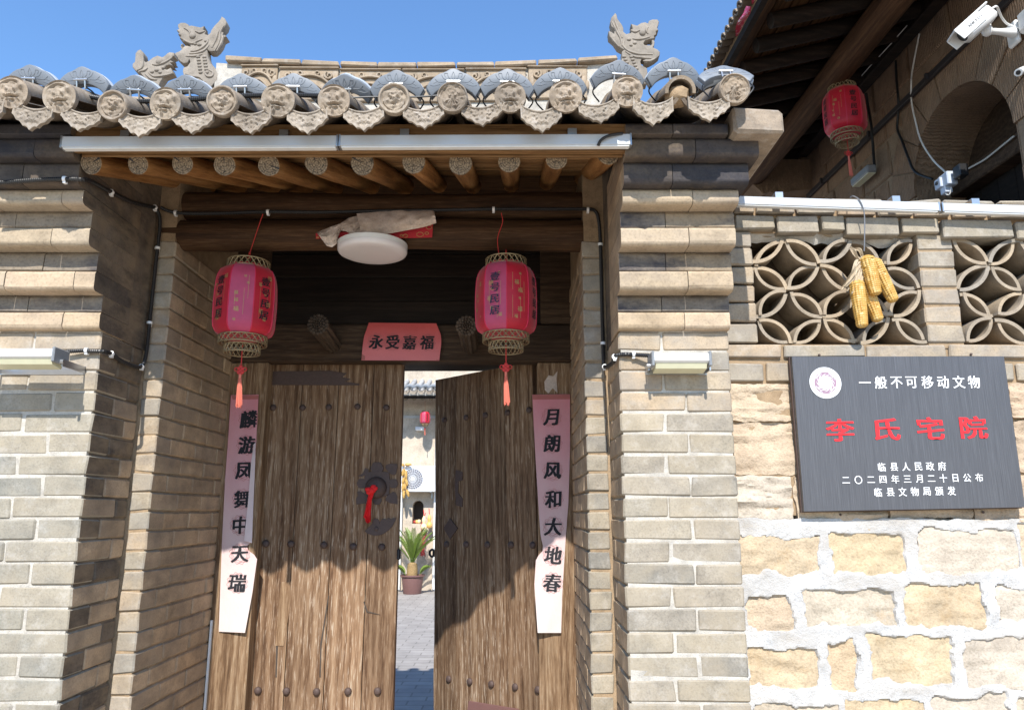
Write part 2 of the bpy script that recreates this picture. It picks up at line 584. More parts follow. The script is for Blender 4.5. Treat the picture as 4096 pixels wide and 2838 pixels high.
M['wood_lintel'] = timber('lintel timber', [(.34, (.018, .010, .006)), (.5, (.05, .029, .017)), (.66, (.10, .062, .036))], 'X', 1.0, weather=(.16, .12, .08), lines=.3)
M['wood_black'] = timber('near black board', [(.34, (.005, .003, .003)), (.5, (.011, .007, .005)), (.66, (.022, .014, .010))], 'X', 1.0)  # boards kept near-black all over
M['wood_log'] = timber('log timber', [(.34, (.055, .023, .007)), (.45, (.17, .075, .023)), (.55, (.285, .14, .048)), (.67, (.39, .22, .095))], 'Y', 1.0, weather=(.05, .022, .009), lines=.7, rough=.6)
M['wood_beam'] = timber('beam timber', [(.34, (.018, .008, .004)), (.5, (.052, .025, .011)), (.66, (.11, .058, .027))], 'X', .8, weather=(.20, .15, .10), lines=.16)
M['wood_plank'] = timber('eave plank', [(.36, (.04, .02, .007)), (.46, (.17, .088, .033)), (.56, (.28, .155, .064)), (.68, (.38, .24, .12))], 'X', .8, weather=(.05, .023, .009), lines=.7, rough=.65)
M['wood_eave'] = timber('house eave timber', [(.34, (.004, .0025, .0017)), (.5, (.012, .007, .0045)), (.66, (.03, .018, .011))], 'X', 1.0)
M['wood_purlin'] = timber('house purlin timber', [(.34, (.022, .009, .004)), (.5, (.06, .028, .012)), (.66, (.12, .062, .028))], 'Y', 1.0)

# end grain with rings and drying cracks
m, nt, bs = newmat('log end grain')
v = coords(nt, 'Object', (1, 0.0, 1))
rg = wave(nt, v, 34, 5.5, 3, 6, 'Y', rings=True)
vr = coords(nt, 'Object', (1, 0.0, 1), rnd=3.0)
n1 = noise(nt, vr, 55, 5, .7)
ed = voronoi(nt, vr, 62, 'DISTANCE_TO_EDGE')
col = ramp(nt, math_(nt, 'ADD', math_(nt, 'MULTIPLY', rg, .3), math_(nt, 'MULTIPLY', n1, .7)), [(.25, (.07, .045, .026)), (.5, (.20, .14, .085)), (.75, (.32, .235, .15))])
col = mix(nt, 1.0, col, ramp(nt, ed, [(.01, .22), (.06, 1.0)]), 'MULTIPLY')
nt.links.new(col, bs.inputs['Base Color']); bs.inputs['Roughness'].default_value = .9
bump(nt, bs, ed, .6, .004)
M['wood_end'] = m

# chiselled facade stone
m, nt, bs = newmat('chiselled stone')
v = coords(nt, 'Object', rnd=9.0)
ch = wave(nt, coords(nt, 'Object', (1, 1, .35), rnd=9.0), 17, 5, 3, 2.2, 'Y')
n1 = noise(nt, v, 7, 6, .65)
n2 = noise(nt, v, 60, 4, .7)
base = ramp(nt, rnd(nt), [(0, (.25, .155, .092)), (.5, (.29, .183, .11)), (1, (.265, .18, .115))])
base = mix(nt, 1.0, base, ramp(nt, n1, [(.25, .65), (.5, 1.0), (.75, 1.2)]), 'MULTIPLY')
base = mix(nt, .5, base, ramp(nt, ch, [(0, .75), (1, 1.15)]), 'MULTIPLY')
nt.links.new(base, bs.inputs['Base Color']); bs.inputs['Roughness'].default_value = .92
bump(nt, bs, math_(nt, 'ADD', math_(nt, 'MULTIPLY', ch, .5), n2), .9, .018)
M['facade'] = m
M['facade_joint'] = masonry('facade joint', [(.25, .18, .12)], bmp=.6)

M['bar_metal'] = plain('light bar shell', (.50, .52, .54), .38, .0, .03)
M['bar_lens'] = plain('light bar lens', (.72, .72, .70), .3)
M['fan'] = plain('fan lamp grey', (.165, .182, .205), .5, .0, .05, 20)
M['fan_rim'] = plain('fan lamp rim', (.40, .43, .46), .4, .0, .05)
M['galv'] = plain('galvanised steel', (.46, .47, .48), .35, .85, .1)
M['black'] = plain('black conduit', (.012, .012, .013), .42, .0, .2)
M['clip'] = plain('white plastic clip', (.78, .78, .77), .45)
M['white'] = plain('white painted plastic', (.74, .74, .73), .4, 0, .03)
M['offwhite'] = plain('lamp lens', (.62, .60, .42), .3)
M['grey_plastic'] = plain('grey casting', (.22, .23, .24), .45)
M['lamp_disc'] = plain('opal plastic', (.70, .66, .66), .3, 0, .03)
M['iron'] = plain('old iron', (.082, .052, .043), .65, .15, .3, 60, .35)
M['gold'] = plain('dull brass', (.30, .23, .13), .5, .55, .3, 80)
M['ink'] = plain('black ink', (.012, .012, .016), .8)
M['ink_soft'] = plain('blue black ink', (.03, .028, .06), .8)
M['gilt'] = plain('gilt print', (.52, .36, .14), .5, .3, .25, 80)
M['red_print'] = plain('brown red print', (.40, .13, .12), .8)
M['red_cord'] = plain('red cord', (.50, .035, .03), .8)
M['tassel'] = plain('faded tassel', (.70, .18, .12), .85, 0, .25, 200)
M['cloth_red'] = plain('red cloth', (.70, .012, .014), .8, 0, .15, 60)
M['red_paint'] = plain('red paint', (.80, .016, .022), .45)
M['white_paint'] = plain('white paint', (.78, .78, .78), .5)
M['mauve'] = plain('mauve print', (.30, .19, .25), .6)
M['grey_print'] = plain('pale grey print', (.30, .30, .30), .6)
M['paper_back'] = masonry('paper back', [(.62, .53, .47)], stain_amt=.45, stain=(.46, .31, .17), bmp=.3, gsc=1.0)
M['paper_red'] = plain('red poster paper', (.45, .018, .03), .5)
M['fold'] = plain('paper underside', (.78, .66, .66), .8)
M['husk'] = masonry('corn husk', [(.50, .40, .27), (.44, .36, .26)], bmp=.4, gsc=2)
M['wire'] = plain('grey wire', (.22, .22, .23), .5, .5)
M['wire_white'] = plain('white cable', (.66, .64, .60), .5)
M['slate_pipe'] = plain('white drain pipe', (.80, .79, .76), .4)
M['pot'] = plain('brown plastic pot', (.17, .085, .075), .55)
M['soil'] = plain('soil', (.06, .045, .03), .95)
M['gourd'] = plain('gourd skin', (.72, .42, .13), .4, 0, .15, 8)
M['gourd_pale'] = plain('pale gourd skin', (.78, .62, .36), .4, 0, .15, 8)
M['chilli'] = plain('dried chilli', (.36, .03, .025), .45, 0, .3, 60)
M['leaf'] = plain('cycad leaf', (.13, .20, .025), .5, 0, .45, 12)
M['bark'] = masonry('cycad bark', [(.36, .24, .11)], stain_amt=.4, stain=(.12, .08, .05), bmp=1.0, gsc=4)
M['dark_void'] = plain('niche shade', (.06, .045, .035), .8)
M['breaker'] = plain('breaker casing', (.50, .54, .62), .45)
M['copper'] = plain('dark metal strip', (.045, .04, .042), .5, .4)
M['ribbon'] = None

# fading red paper of the couplets: dye bleached towards the sheet's foot
def paper(name, top, foot, z0, z1):
    m, nt, bs = newmat(name)
    g = nd(nt, 'ShaderNodeNewGeometry').outputs['Position']
    sp = nd(nt, 'ShaderNodeSeparateXYZ'); nt.links.new(g, sp.inputs[0])
    mr = nd(nt, 'ShaderNodeMapRange'); nt.links.new(sp.outputs['Z'], mr.inputs[0])
    mr.inputs[1].default_value = z0; mr.inputs[2].default_value = z1
    n = noise(nt, coords(nt, 'World', (1, 1, .5)), 9, 5, .6)
    f = math_(nt, 'ADD', mr.outputs[0], math_(nt, 'MULTIPLY', math_(nt, 'SUBTRACT', n, .5), .35))
    c = ramp(nt, f, [(0, foot), (.35, tuple(a * .75 + b * .25 for a, b in zip(foot, top))), (1, top)])
    fb = noise(nt, coords(nt, 'World'), 260, 3, .6)
    c = mix(nt, .35, c, ramp(nt, fb, [(.3, .8), (.7, 1.1)]), 'MULTIPLY')
    nt.links.new(c, bs.inputs['Base Color'])
    bs.inputs['Roughness'].default_value = .75
    bump(nt, bs, noise(nt, coords(nt, 'World', (1, 1, .4)), 22, 4), .35, .01)
    return m
M['paper_long'] = paper('couplet paper', (.62, .235, .27), (.62, .53, .50), 1.05, 2.25)
M['paper_wide'] = paper('banner paper', (.66, .10, .09), (.62, .20, .22), 2.45, 2.68)

# lantern skin
def lantern_mat(name, col):
    m, nt, bs = newmat(name)
    n = noise(nt, coords(nt, 'World'), 14, 5, .6)
    c = mix(nt, n, tuple(x * .72 for x in col), tuple(min(1, x * 1.25) for x in col))
    nt.links.new(c, bs.inputs['Base Color'])
    bs.inputs['Roughness'].default_value = .42
    bs.inputs['Sheen Weight'].default_value = .3
    out = nt.nodes['Material Output']
    tr = nd(nt, 'ShaderNodeBsdfTranslucent'); nt.links.new(c, tr.inputs['Color'])
    mx = nd(nt, 'ShaderNodeMixShader'); mx.inputs[0].default_value = .3
    nt.links.new(bs.outputs[0], mx.inputs[1]); nt.links.new(tr.outputs[0], mx.inputs[2])
    nt.links.new(mx.outputs[0], out.inputs['Surface'])
    return m
M['lantern'] = lantern_mat('lantern cloth', (.64, .012, .036))
M['lantern_pink'] = lantern_mat('lantern sheen cloth', (.62, .075, .17))  # pink sheen of the panel painted into its cloth colour
M['lantern_seam'] = plain('lantern seam', (.62, .02, .07), .6)

# brushed dark plaque
m, nt, bs = newmat('brushed plaque')
v = coords(nt, 'World', (1, 1, .012))
n = noise(nt, v, 420, 4, .7)
nt.links.new(ramp(nt, n, [(.3, (.075, .073, .078)), (.55, (.105, .103, .11)), (.75, (.16, .158, .165))]), bs.inputs['Base Color'])
bs.inputs['Metallic'].default_value = .35
bs.inputs['Roughness'].default_value = .42
bump(nt, bs, n, .12, .002)
M['plaque'] = m
# corn kernels
m, nt, bs = newmat('corn kernels')
n = noise(nt, coords(nt, 'World'), 45, 3)
nt.links.new(ramp(nt, n, [(.3, (.44, .22, .04)), (.55, (.54, .33, .085)), (.75, (.60, .46, .22))]), bs.inputs['Base Color'])
bs.inputs['Roughness'].default_value = .42
M['corn'] = m
# polka dot ribbon
m, nt, bs = newmat('polka ribbon')
d = voronoi(nt, coords(nt, 'World'), 42)
nt.links.new(ramp(nt, d, [(.22, (.8, .75, .72)), (.27, (.42, .012, .05))]), bs.inputs['Base Color'])
bs.inputs['Roughness'].default_value = .5
M['ribbon'] = m
# courtyard paving (far) and forecourt
m, nt, bs = newmat('brick paving')
bt = nd(nt, 'ShaderNodeTexBrick')
nt.links.new(coords(nt, 'World'), bt.inputs['Vector'])
for k, x in (('Color1', (.30, .275, .25, 1)), ('Color2', (.36, .33, .30, 1)), ('Mortar', (.22, .20, .18, 1))):
    bt.inputs[k].default_value = x
bt.inputs['Scale'].default_value = 1.0
bt.inputs['Brick Width'].default_value = .3
bt.inputs['Row Height'].default_value = .15
bt.inputs['Mortar Size'].default_value = .008
n = noise(nt, coords(nt, 'World'), 3, 6, .65)
nt.links.new(mix(nt, 1.0, bt.outputs['Color'], ramp(nt, n, [(.25, .75), (.5, 1), (.75, 1.2)]), 'MULTIPLY'), bs.inputs['Base Color'])
bs.inputs['Roughness'].default_value = .9
M['paving'] = m
M['earth'] = masonry('forecourt earth', [(.50, .42, .32)], gsc=.5)
M['far_wall'] = masonry('courtyard wall render', [(.50, .42, .33)], stain_amt=.25, stain=(.38, .32, .25), gsc=.4)
M['far_tile'] = masonry('far roof tile', [(.42, .41, .39), (.37, .36, .345), (.46, .44, .41)], gsc=.6)
M['ac_white'] = plain('ac casing', (.82, .82, .81), .4, 0, .02)
M['ac_grille'] = plain('ac fan guard', (.16, .16, .19), .5)
M['cast_hinge'] = plain('black hasp', (.02, .02, .024), .5, .3)
# ================================================================== setting: ground
g = MB(); g.box(-400, 400, -400, 4.4, -0.3, 0.0)
o = obj('ground', g, M['earth']); o['kind'] = 'structure'
g = MB(); g.box(-400, 400, 4.4, 900, -0.3, 0.004)
o = obj('courtyard_pavement', g, M['paving']); o['kind'] = 'structure'

# ================================================================== gate piers, brick by brick
_BK = {}
def brick(parent, x0, x1, y0, y1, z0, z1, mat, j=0.0036, name='brick', jit=0.0028, ch=0.006, side=None):
    x0 += j; x1 -= j; z0 += j; z1 -= j
    L, D, H = x1 - x0, y1 - y0, z1 - z0
    key = (mat, side, round(L / .02), round(D / .03), round(H / .01), RND.randrange(4), name)
    if key not in _BK:
        mb = MB(); mb.box(-L / 2, L / 2, -D / 2, D / 2, -H / 2, H / 2, ch, jit)
        if side:                       # the face turned into the gateway takes old soot or the bounce-warmed reveal tone
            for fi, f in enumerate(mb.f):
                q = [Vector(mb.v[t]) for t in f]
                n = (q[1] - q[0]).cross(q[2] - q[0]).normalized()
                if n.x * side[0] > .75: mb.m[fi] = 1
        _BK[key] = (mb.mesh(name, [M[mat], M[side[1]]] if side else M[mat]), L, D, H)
    me, l, d, h = _BK[key]
    o = link(name, me, parent)
    dy = RND.uniform(-.0035, .0030)
    at(o, ((x0 + x1) / 2, (y0 + y1) / 2 + dy, (z0 + z1) / 2), (RND.uniform(-.006, .006), RND.uniform(-.003, .003), RND.uniform(-.006, .006)), (L / l, D / d, H / h))
    return o
def rowsplit(x0, x1, first, L):
    xs = [x0]; x = x0 + first
    while x < x1 - .05:
        xs.append(x); x += L
    xs.append(x1)
    return list(zip(xs, xs[1:]))
CH = .0875
YF, YI, YD = 3.10, 3.47, 4.31
XL0, XL1, XL2 = -3.2, -1.761, -1.661
XR2, XR1, XR0 = .344, .453, .934

pl = thing('brick_pier', 'tall brick gate pier at the photo left edge with stepped corbels', 'brick pier', (-2.4, 3.3, 0), 'piers flanking the gate')
pr = thing('brick_pier', 'narrow brick gate pier between the doorway and the lattice wall', 'brick pier', (.69, 3.2, 0), 'piers flanking the gate')
obj('mortar', MB().box(XL0, XL1 - .014, YF + .005, 3.46, 0, 3.0), M['mortar_white'], pl)
obj('mortar', MB().box(XL0 + .01, XL2 - .0125, YI + .006, 4.5, 0, 3.35), M['mortar_tan'], pl)
obj('mortar', MB().box(XR1 + .014, XR0 - .012, YF + .005, 3.46, 0, 3.0), M['mortar_white'], pr)
obj('mortar', MB().box(XR2 + .0125, XR0 - .01, YI + .006, 4.5, 0, 3.35), M['mortar_tan'], pr)
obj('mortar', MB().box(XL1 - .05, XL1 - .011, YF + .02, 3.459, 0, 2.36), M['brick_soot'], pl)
obj('mortar', MB().box(XR1 + .011, XR1 + .05, YF + .02, 3.459, 0, 2.36), M['mortar_tan'], pr)
for c in range(27):
    z0, z1 = c * CH, c * CH + CH
    odd = c % 2
    # left pier: front, measured from its inner corner
    d = .15 if odd else .26
    m = 'brick_tan' if c >= 24 else 'brick_left'
    k = 0
    for a, b in rowsplit(0, XL1 - XL0, .18 if odd else .295, .295):
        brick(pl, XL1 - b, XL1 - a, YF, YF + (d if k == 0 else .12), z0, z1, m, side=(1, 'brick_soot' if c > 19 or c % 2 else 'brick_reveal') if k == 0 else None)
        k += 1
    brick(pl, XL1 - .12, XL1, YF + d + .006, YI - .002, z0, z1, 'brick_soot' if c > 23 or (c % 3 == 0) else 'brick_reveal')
    # right pier
    k = 0
    m = 'brick_tan' if c >= 23 else 'brick_grey'
    d = .15 if odd else .26
    for a, b in rowsplit(0, XR0 - XR1, .285 if odd else .19, .32):
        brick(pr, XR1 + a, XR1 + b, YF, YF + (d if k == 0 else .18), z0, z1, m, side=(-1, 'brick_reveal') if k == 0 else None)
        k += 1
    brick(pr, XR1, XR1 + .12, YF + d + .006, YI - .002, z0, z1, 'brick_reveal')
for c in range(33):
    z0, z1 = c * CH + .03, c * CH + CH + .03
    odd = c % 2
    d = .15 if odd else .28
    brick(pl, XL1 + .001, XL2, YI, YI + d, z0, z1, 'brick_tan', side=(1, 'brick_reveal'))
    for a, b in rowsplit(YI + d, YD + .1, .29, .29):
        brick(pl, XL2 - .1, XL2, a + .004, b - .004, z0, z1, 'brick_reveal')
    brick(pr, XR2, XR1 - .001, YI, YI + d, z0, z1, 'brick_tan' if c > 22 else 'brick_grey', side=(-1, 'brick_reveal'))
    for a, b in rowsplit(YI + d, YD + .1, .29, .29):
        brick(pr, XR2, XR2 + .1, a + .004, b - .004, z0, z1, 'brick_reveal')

def corbel(parent, x0, x1, yf, z0, z1, nose, mat, first, L=.29, yb=3.3, taper=0):
    for a, b in rowsplit(x0, x1, first, L):
        g = .0015
        r = min(.022, (z1 - z0) * .4) if nose else .006
        jt = RND.uniform(-.002, .002)
        prof = [(yb, z0 + .001), (yf + r, z0 + .001)]
        for k in range(1, 6):
            an = pi / 2 * k / 6
            prof.append((yf + r - r * sin(an), z0 + .001 + r * (1 - cos(an))))
        prof += [(yf + jt, z0 + r), (yf + jt, z1 - .012), (yf + jt + .006, z1 - .002), (yf + jt + .03, z1 - .001), (yb, z1 - .001)]
        n = len(prof)
        ns = 4
        V, F = [], []
        for i in range(ns + 1):
            x = a + g + (b - a - 2 * g) * i / ns
            for (y, z) in prof:
                wob = 0 if y > yf + .06 else .0035 * fnoise(x * 14, z * 20, 3)
                V.append((x, y + wob, z + (wob if nose else 0)))
        for i in range(ns):
            for k in range(n):
                k2 = (k + 1) % n
                F.append([i * n + k, i * n + k2, (i + 1) * n + k2, (i + 1) * n + k])
        F.append([k for k in range(n)][::-1]); F.append([ns * n + k for k in range(n)])
        mb = MB(); mb.add(V, [f[::-1] for f in F])
        end = None
        if abs(b - XL1) < .01 and parent is pl: end, key_ = len(mb.f) - 1, 'brick_soot'
        if abs(a - XR1) < .01 and parent is pr: end, key_ = len(mb.f) - 2, 'brick_reveal'
        if end is not None: mb.m[end] = 1
        obj('corbel_brick', mb, [M[mat], M[key_]] if end is not None else M[mat], parent)
rows = [(2.3625, 2.440, 3.062, 1, 'corbel'), (2.440, 2.514, 3.068, 0, 'corbel_stain_shade'), (2.514, 2.600, 2.988, 1, 'corbel'), (2.600, 2.684, 2.995, 0, 'corbel_stain_shade'),
        (2.684, 2.765, 2.913, 1, 'corbel'), (2.765, 2.837, 2.920, 0, 'corbel_stain_shade'), (2.837, 2.902, 2.840, 1, 'corbel'), (2.902, 2.995, 2.790, 1, 'corbel_eave_shade'),
        (2.995, 3.075, 2.735, 1, 'corbel_eave_shade'), (3.075, 3.125, 2.705, 0, 'corbel_eave_shade')]
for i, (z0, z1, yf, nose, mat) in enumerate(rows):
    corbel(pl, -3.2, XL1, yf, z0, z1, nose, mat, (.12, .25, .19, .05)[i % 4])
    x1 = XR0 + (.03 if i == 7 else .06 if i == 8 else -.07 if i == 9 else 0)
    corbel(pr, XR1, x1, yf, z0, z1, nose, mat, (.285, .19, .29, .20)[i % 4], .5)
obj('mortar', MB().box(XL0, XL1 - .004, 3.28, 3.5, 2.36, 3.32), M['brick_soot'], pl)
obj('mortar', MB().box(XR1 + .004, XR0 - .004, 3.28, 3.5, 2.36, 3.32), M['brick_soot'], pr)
mb = MB(); mb.box(.872, 1.078, 2.668, 3.42, 3.06, 3.172, .012, .004)
obj('cap_stone', mb, M['tile'], pr)

# ================================================================== gate roof
roof = thing('gate_roof', 'grey clay tiled gate roof with face medallions, carved ridge and log rafters', 'tiled roof', (-.65, 3.6, 3.1))
SL = .40
ANG = math.atan(SL)
MX = [-455, -335, -215, -95, 30, 137, 257, 375, 502, 627, 752, 887, 1018, 1147, 1272, 1410, 1530, 1650]
MY = [212, 212, 212, 212, 210, 220, 240, 235, 230, 228, 228, 225, 222, 220, 218, 207, 205, 203]
ROW = [Q(u, v, 2.60) for u, v in zip(MX, MY)]
def shell(r0, r1, th, a0, a1, n, L, seed=0):
    mb = MB()
    V, F = [], []
    ns = 4
    for i in range(ns + 1):
        t = i / ns
        r = r0 + (r1 - r0) * t
        for k in range(n + 1):
            a = a0 + (a1 - a0) * k / n
            V.append((r * cos(a), L * t, r * sin(a)))
        for k in range(n, -1, -1):
            a = a0 + (a1 - a0) * k / n
            V.append(((r - th) * cos(a), L * t, (r - th) * sin(a)))
    m = 2 * (n + 1)
    for i in range(ns):
        for k in range(m):
            k2 = (k + 1) % m
            F.append([i * m + k, (i + 1) * m + k, (i + 1) * m + k2, i * m + k2])
    F.append(list(range(m))[::-1] if False else list(range(m)))
    F.append([ns * m + k for k in range(m)][::-1])
    mb.add(V, F)
    return mb
cap_me = [shell(.060, .054, .013, -.12, pi + .12, 14, .34).mesh('cap_tile', M['tile'], True)]
pan_me = [shell(.118, .112, .014, pi + .55, 2 * pi - .55, 10, .30).mesh('pan_tile', M['tile_pan'], True)]

def face_h(kind, x, y):
    """relief height over the unit disc"""
    r = sqrt(x * x + y * y)
    G = lambda cx, cy, sx, sy: exp(-((x - cx) / sx) ** 2 - ((y - cy) / sy) ** 2)
    h = 0
    if kind == 0:      # lion face, wide mouth and curling beard
        for s_ in (-1, 1):
            h += .24 * G(.27 * s_, .20, .12, .12) + .10 * G(.27 * s_, .42, .2, .07) + .16 * G(.62 * s_, .45, .16, .2) + .12 * G(.5 * s_, -.05, .2, .16)
        h += .26 * G(0, .05, .12, .2) + .12 * G(0, -.14, .22, .06) - .18 * G(0, -.27, .34, .045) + .12 * G(0, -.38, .36, .05)
        h += .09 * sin(22 * x + 7 * y * (1 if x > 0 else -1)) * (1 if y < -.4 else 0) + .08 * sin(26 * r) * (1 if y > .55 else 0)
    elif kind == 1:    # rim, angry face with teeth
        h += .13 * (1 if r > .80 else 0) - .05 * (1 if .68 < r < .8 else 0)
        for s_ in (-1, 1):
            h += .18 * G(.24 * s_, .20, .10, .09) + .14 * G(.24 * s_, .38, .2, .06) + .1 * G(.4 * s_, -.08, .14, .14)
        h += .24 * G(0, .03, .13, .18) - .16 * G(0, -.30, .26, .07) + .10 * G(0, -.43, .2, .06)
        h += .06 * (1 if (abs(y + .3) < .05 and abs(x) < .2 and int((x + 1) * 18) % 2) else 0)
    else:              # ring of beads round a bearded face
        a = atan2(y, x)
        bead = max(0, cos(a * 20)) ** 2 * exp(-((r - .82) / .06) ** 2)
        h += .12 * bead + .12 * (1 if r > .93 else 0) - .05 * exp(-((r - .70) / .05) ** 2)
        for s_ in (-1, 1):
            h += .12 * G(.18 * s_, .12, .07, .06) + .07 * G(.35 * s_, -.1, .12, .2)
        h += .16 * G(0, 0, .07, .13) + .05 * sin(16 * a) * (1 if (.25 < r < .6 and y < -.05) else 0) + .06 * G(0, .3, .3, .1)
    return h + .16 * fnoise(x * 6 + kind * 9, y * 6, 40 + kind) * (1 if r < .78 else .4)
def medallion(kind):
    mb = MB()
    R, nr, na = .0615, 15, 34
    V = [(0, -.010 - face_h(kind, 0, 0) * .045, 0)]
    F = []
    for i in range(1, nr + 1):
        r = i / nr
        for k in range(na):
            a = 2 * pi * k / na
            x, y = r * cos(a), r * sin(a)
            hh = face_h(kind, x, y) * .058 * (1 if r < .97 else .3)
            wob = 1 + .02 * fnoise(3 * cos(a), 3 * sin(a), kind + 4)
            V.append((x * R * wob, -.010 - hh, y * R * wob))
    for k in range(na):
        F.append([0, 1 + k, 1 + (k + 1) % na][::-1])
    for i in range(nr - 1):
        for k in range(na):
            k2 = (k + 1) % na
            F.append([1 + i * na + k, 1 + i * na + k2, 1 + (i + 1) * na + k2, 1 + (i + 1) * na + k])
    b = len(V)
    for k in range(na):
        a = 2 * pi * k / na
        V.append((R * .985 * cos(a), .012, R * .985 * sin(a)))
    for k in range(na):
        k2 = (k + 1) % na
        F.append([1 + (nr - 1) * na + k, 1 + (nr - 1) * na + k2, b + k2, b + k])
    F.append([b + k for k in range(na)])
    mb.add(V, F)
    return mb.mesh('medallion', M['tile'], True)
MED = [medallion(k) for k in range(3)]
KIND = [0, 2, 0, 0, 0, 0, 1, 0, 1, 0, 0, 1, 2, 0, 0, 0, None, 2]

def drip(seed):
    """pointed, scalloped drip-tile face with leafy relief, hanging from a curved pan"""
    nx, nz = 34, 16
    rr = random.Random(seed)
    ph = rr.uniform(0, 6)
    HW = .079
    mb = MB()
    def top(x): return -.085 + .118 - sqrt(max(.118 ** 2 - x * x, 0)) + .010
    def bot(x):
        t = abs(x) / HW
        return -.160 + .050 * t ** 1.25 + .0075 * abs(sin(t * 8.2 + .2)) + .004 * fnoise(x * 60, seed, seed)
    def fr(u, v):
        x = (u - .5) * 2 * HW
        zt, zb = top(x), bot(x)
        if zb > zt - .018: zb = zt - .018
        z = zt + (zb - zt) * v
        inn = min(1, sin(pi * v) * 1.6) * (1 - (2 * u - 1) ** 8)
        a = abs(x)
        rel = .0050 * inn * (abs(fnoise(a * 90 + ph, (z + .5 * a) * 95, seed, 2)) * 2.6 - .5 + .55 * sin(330 * (z + .8 * a) + ph) * cos(150 * a))
        rim = .0045 * (1 if (v > .84 or v < .12 or abs(2 * u - 1) > .9) else 0)
        return (x, -.010 - rel - rim - .008 * v, z)
    def bk(u, v):
        p = fr(u, v)
        return (p[0], .006 - .010 * v, p[2])
    mb.grid(fr, nx, nz, flip=True)
    mb.grid(bk, nx, nz)
    b1 = (nx + 1) * (nz + 1)
    F = []
    for i in range(nx):
        F.append([i, i + 1, b1 + i + 1, b1 + i])
        a = nz * (nx + 1) + i
        F.append([a + 1, a, b1 + a, b1 + a + 1])
    for j in range(nz):
        a = j * (nx + 1)
        F.append([a + nx + 1, a, b1 + a, b1 + a + nx + 1])
        a += nx
        F.append([a, a + nx + 1, b1 + a + nx + 1, b1 + a])
    mb.f += F; mb.m += [0] * len(F)
    return mb.mesh('drip_tile', M['drip'], True)
DRIP = [drip(s_) for s_ in range(5)]
NC = 4
for i, p in enumerate(ROW):
    for k in range(NC):
        o = link('cap_tile', cap_me[0], roof)
        d = .004 + k * .315
        at(o, (p.x + RND.uniform(-.003, .003), p.y + d * cos(ANG), p.z + d * sin(ANG) + (0 if k == 0 else .004 * (k % 2))), (ANG, 0, RND.uniform(-.01, .01)))
    if KIND[i] is not None:
        o = link('medallion', MED[KIND[i]], roof)
        at(o, (p.x, p.y - .002, p.z), (ANG * .5, RND.uniform(-.18, .18), RND.uniform(-.06, .06)), (1.0 + RND.uniform(-.03, .05),) * 3)
    else:
        mb = MB()
        mb.blob((p.x, p.y + .05, p.z + .005), (.048, .05, .042), 14, 9, lambda d: 1 + .25 * fnoise(d.x * 3 + 5, d.z * 3 + d.y, 5))
        obj('mortar_fill', mb, M['mortar_tan'], roof, True)
    if i + 1 < len(ROW):
        q = ROW[i + 1]
        cx, cz = (p.x + q.x) / 2, min(p.z, q.z) * .6 + max(p.z, q.z) * .4
        tilt = math.atan2(q.z - p.z, q.x - p.x)
        for k in range(NC + 1):
            o = link('pan_tile', pan_me[0], roof)
            d = .0 + k * .25
            at(o, (cx, 2.592 + d * cos(ANG), cz + .034 + d * sin(ANG) + k * .004), (ANG, -tilt * .6, 0))
        o = link('drip_tile', DRIP[RND.randrange(5)], roof)
        at(o, (cx + RND.uniform(-.006, .006), 2.606, cz + .032 + RND.uniform(-.006, .004)), (ANG * .35, -tilt + RND.uniform(-.07, .07), RND.uniform(-.08, .08)), (1, 1, RND.uniform(.9, 1.08)))
# earth bed and back slope
RZ = 3.165
def slab(x0, x1, ya, za, yb, zb, th):
    V = [(x, y, z) for x in (x0, x1) for (y, z) in ((ya, za), (yb, zb), (yb, zb - th), (ya, za - th))]
    return V, [(0, 1, 2, 3), (7, 6, 5, 4), (0, 4, 5, 1), (1, 5, 6, 2), (2, 6, 7, 3), (3, 7, 4, 0)]
mb = MB(); mb.add(*slab(-3.2, 1.0, 2.86, RZ - .062 + .18 * SL, 3.8, RZ - .062 + 1.12 * SL, .05))
mb.add(*slab(-3.2, 1.0, 5.0, RZ - .062, 3.801, RZ - .062 + 1.12 * SL, .05))
obj('roof_bed', mb, M['wood_beam'], roof)
back_me = shell(.058, .058, .013, -.1, pi + .1, 10, 1.3).mesh('cap_tile', M['tile'], True)
for p in ROW:
    o = link('cap_tile', back_me, roof)
    at(o, (p.x, 3.82, RZ + 1.1 * SL), (-ANG, 0, 0))
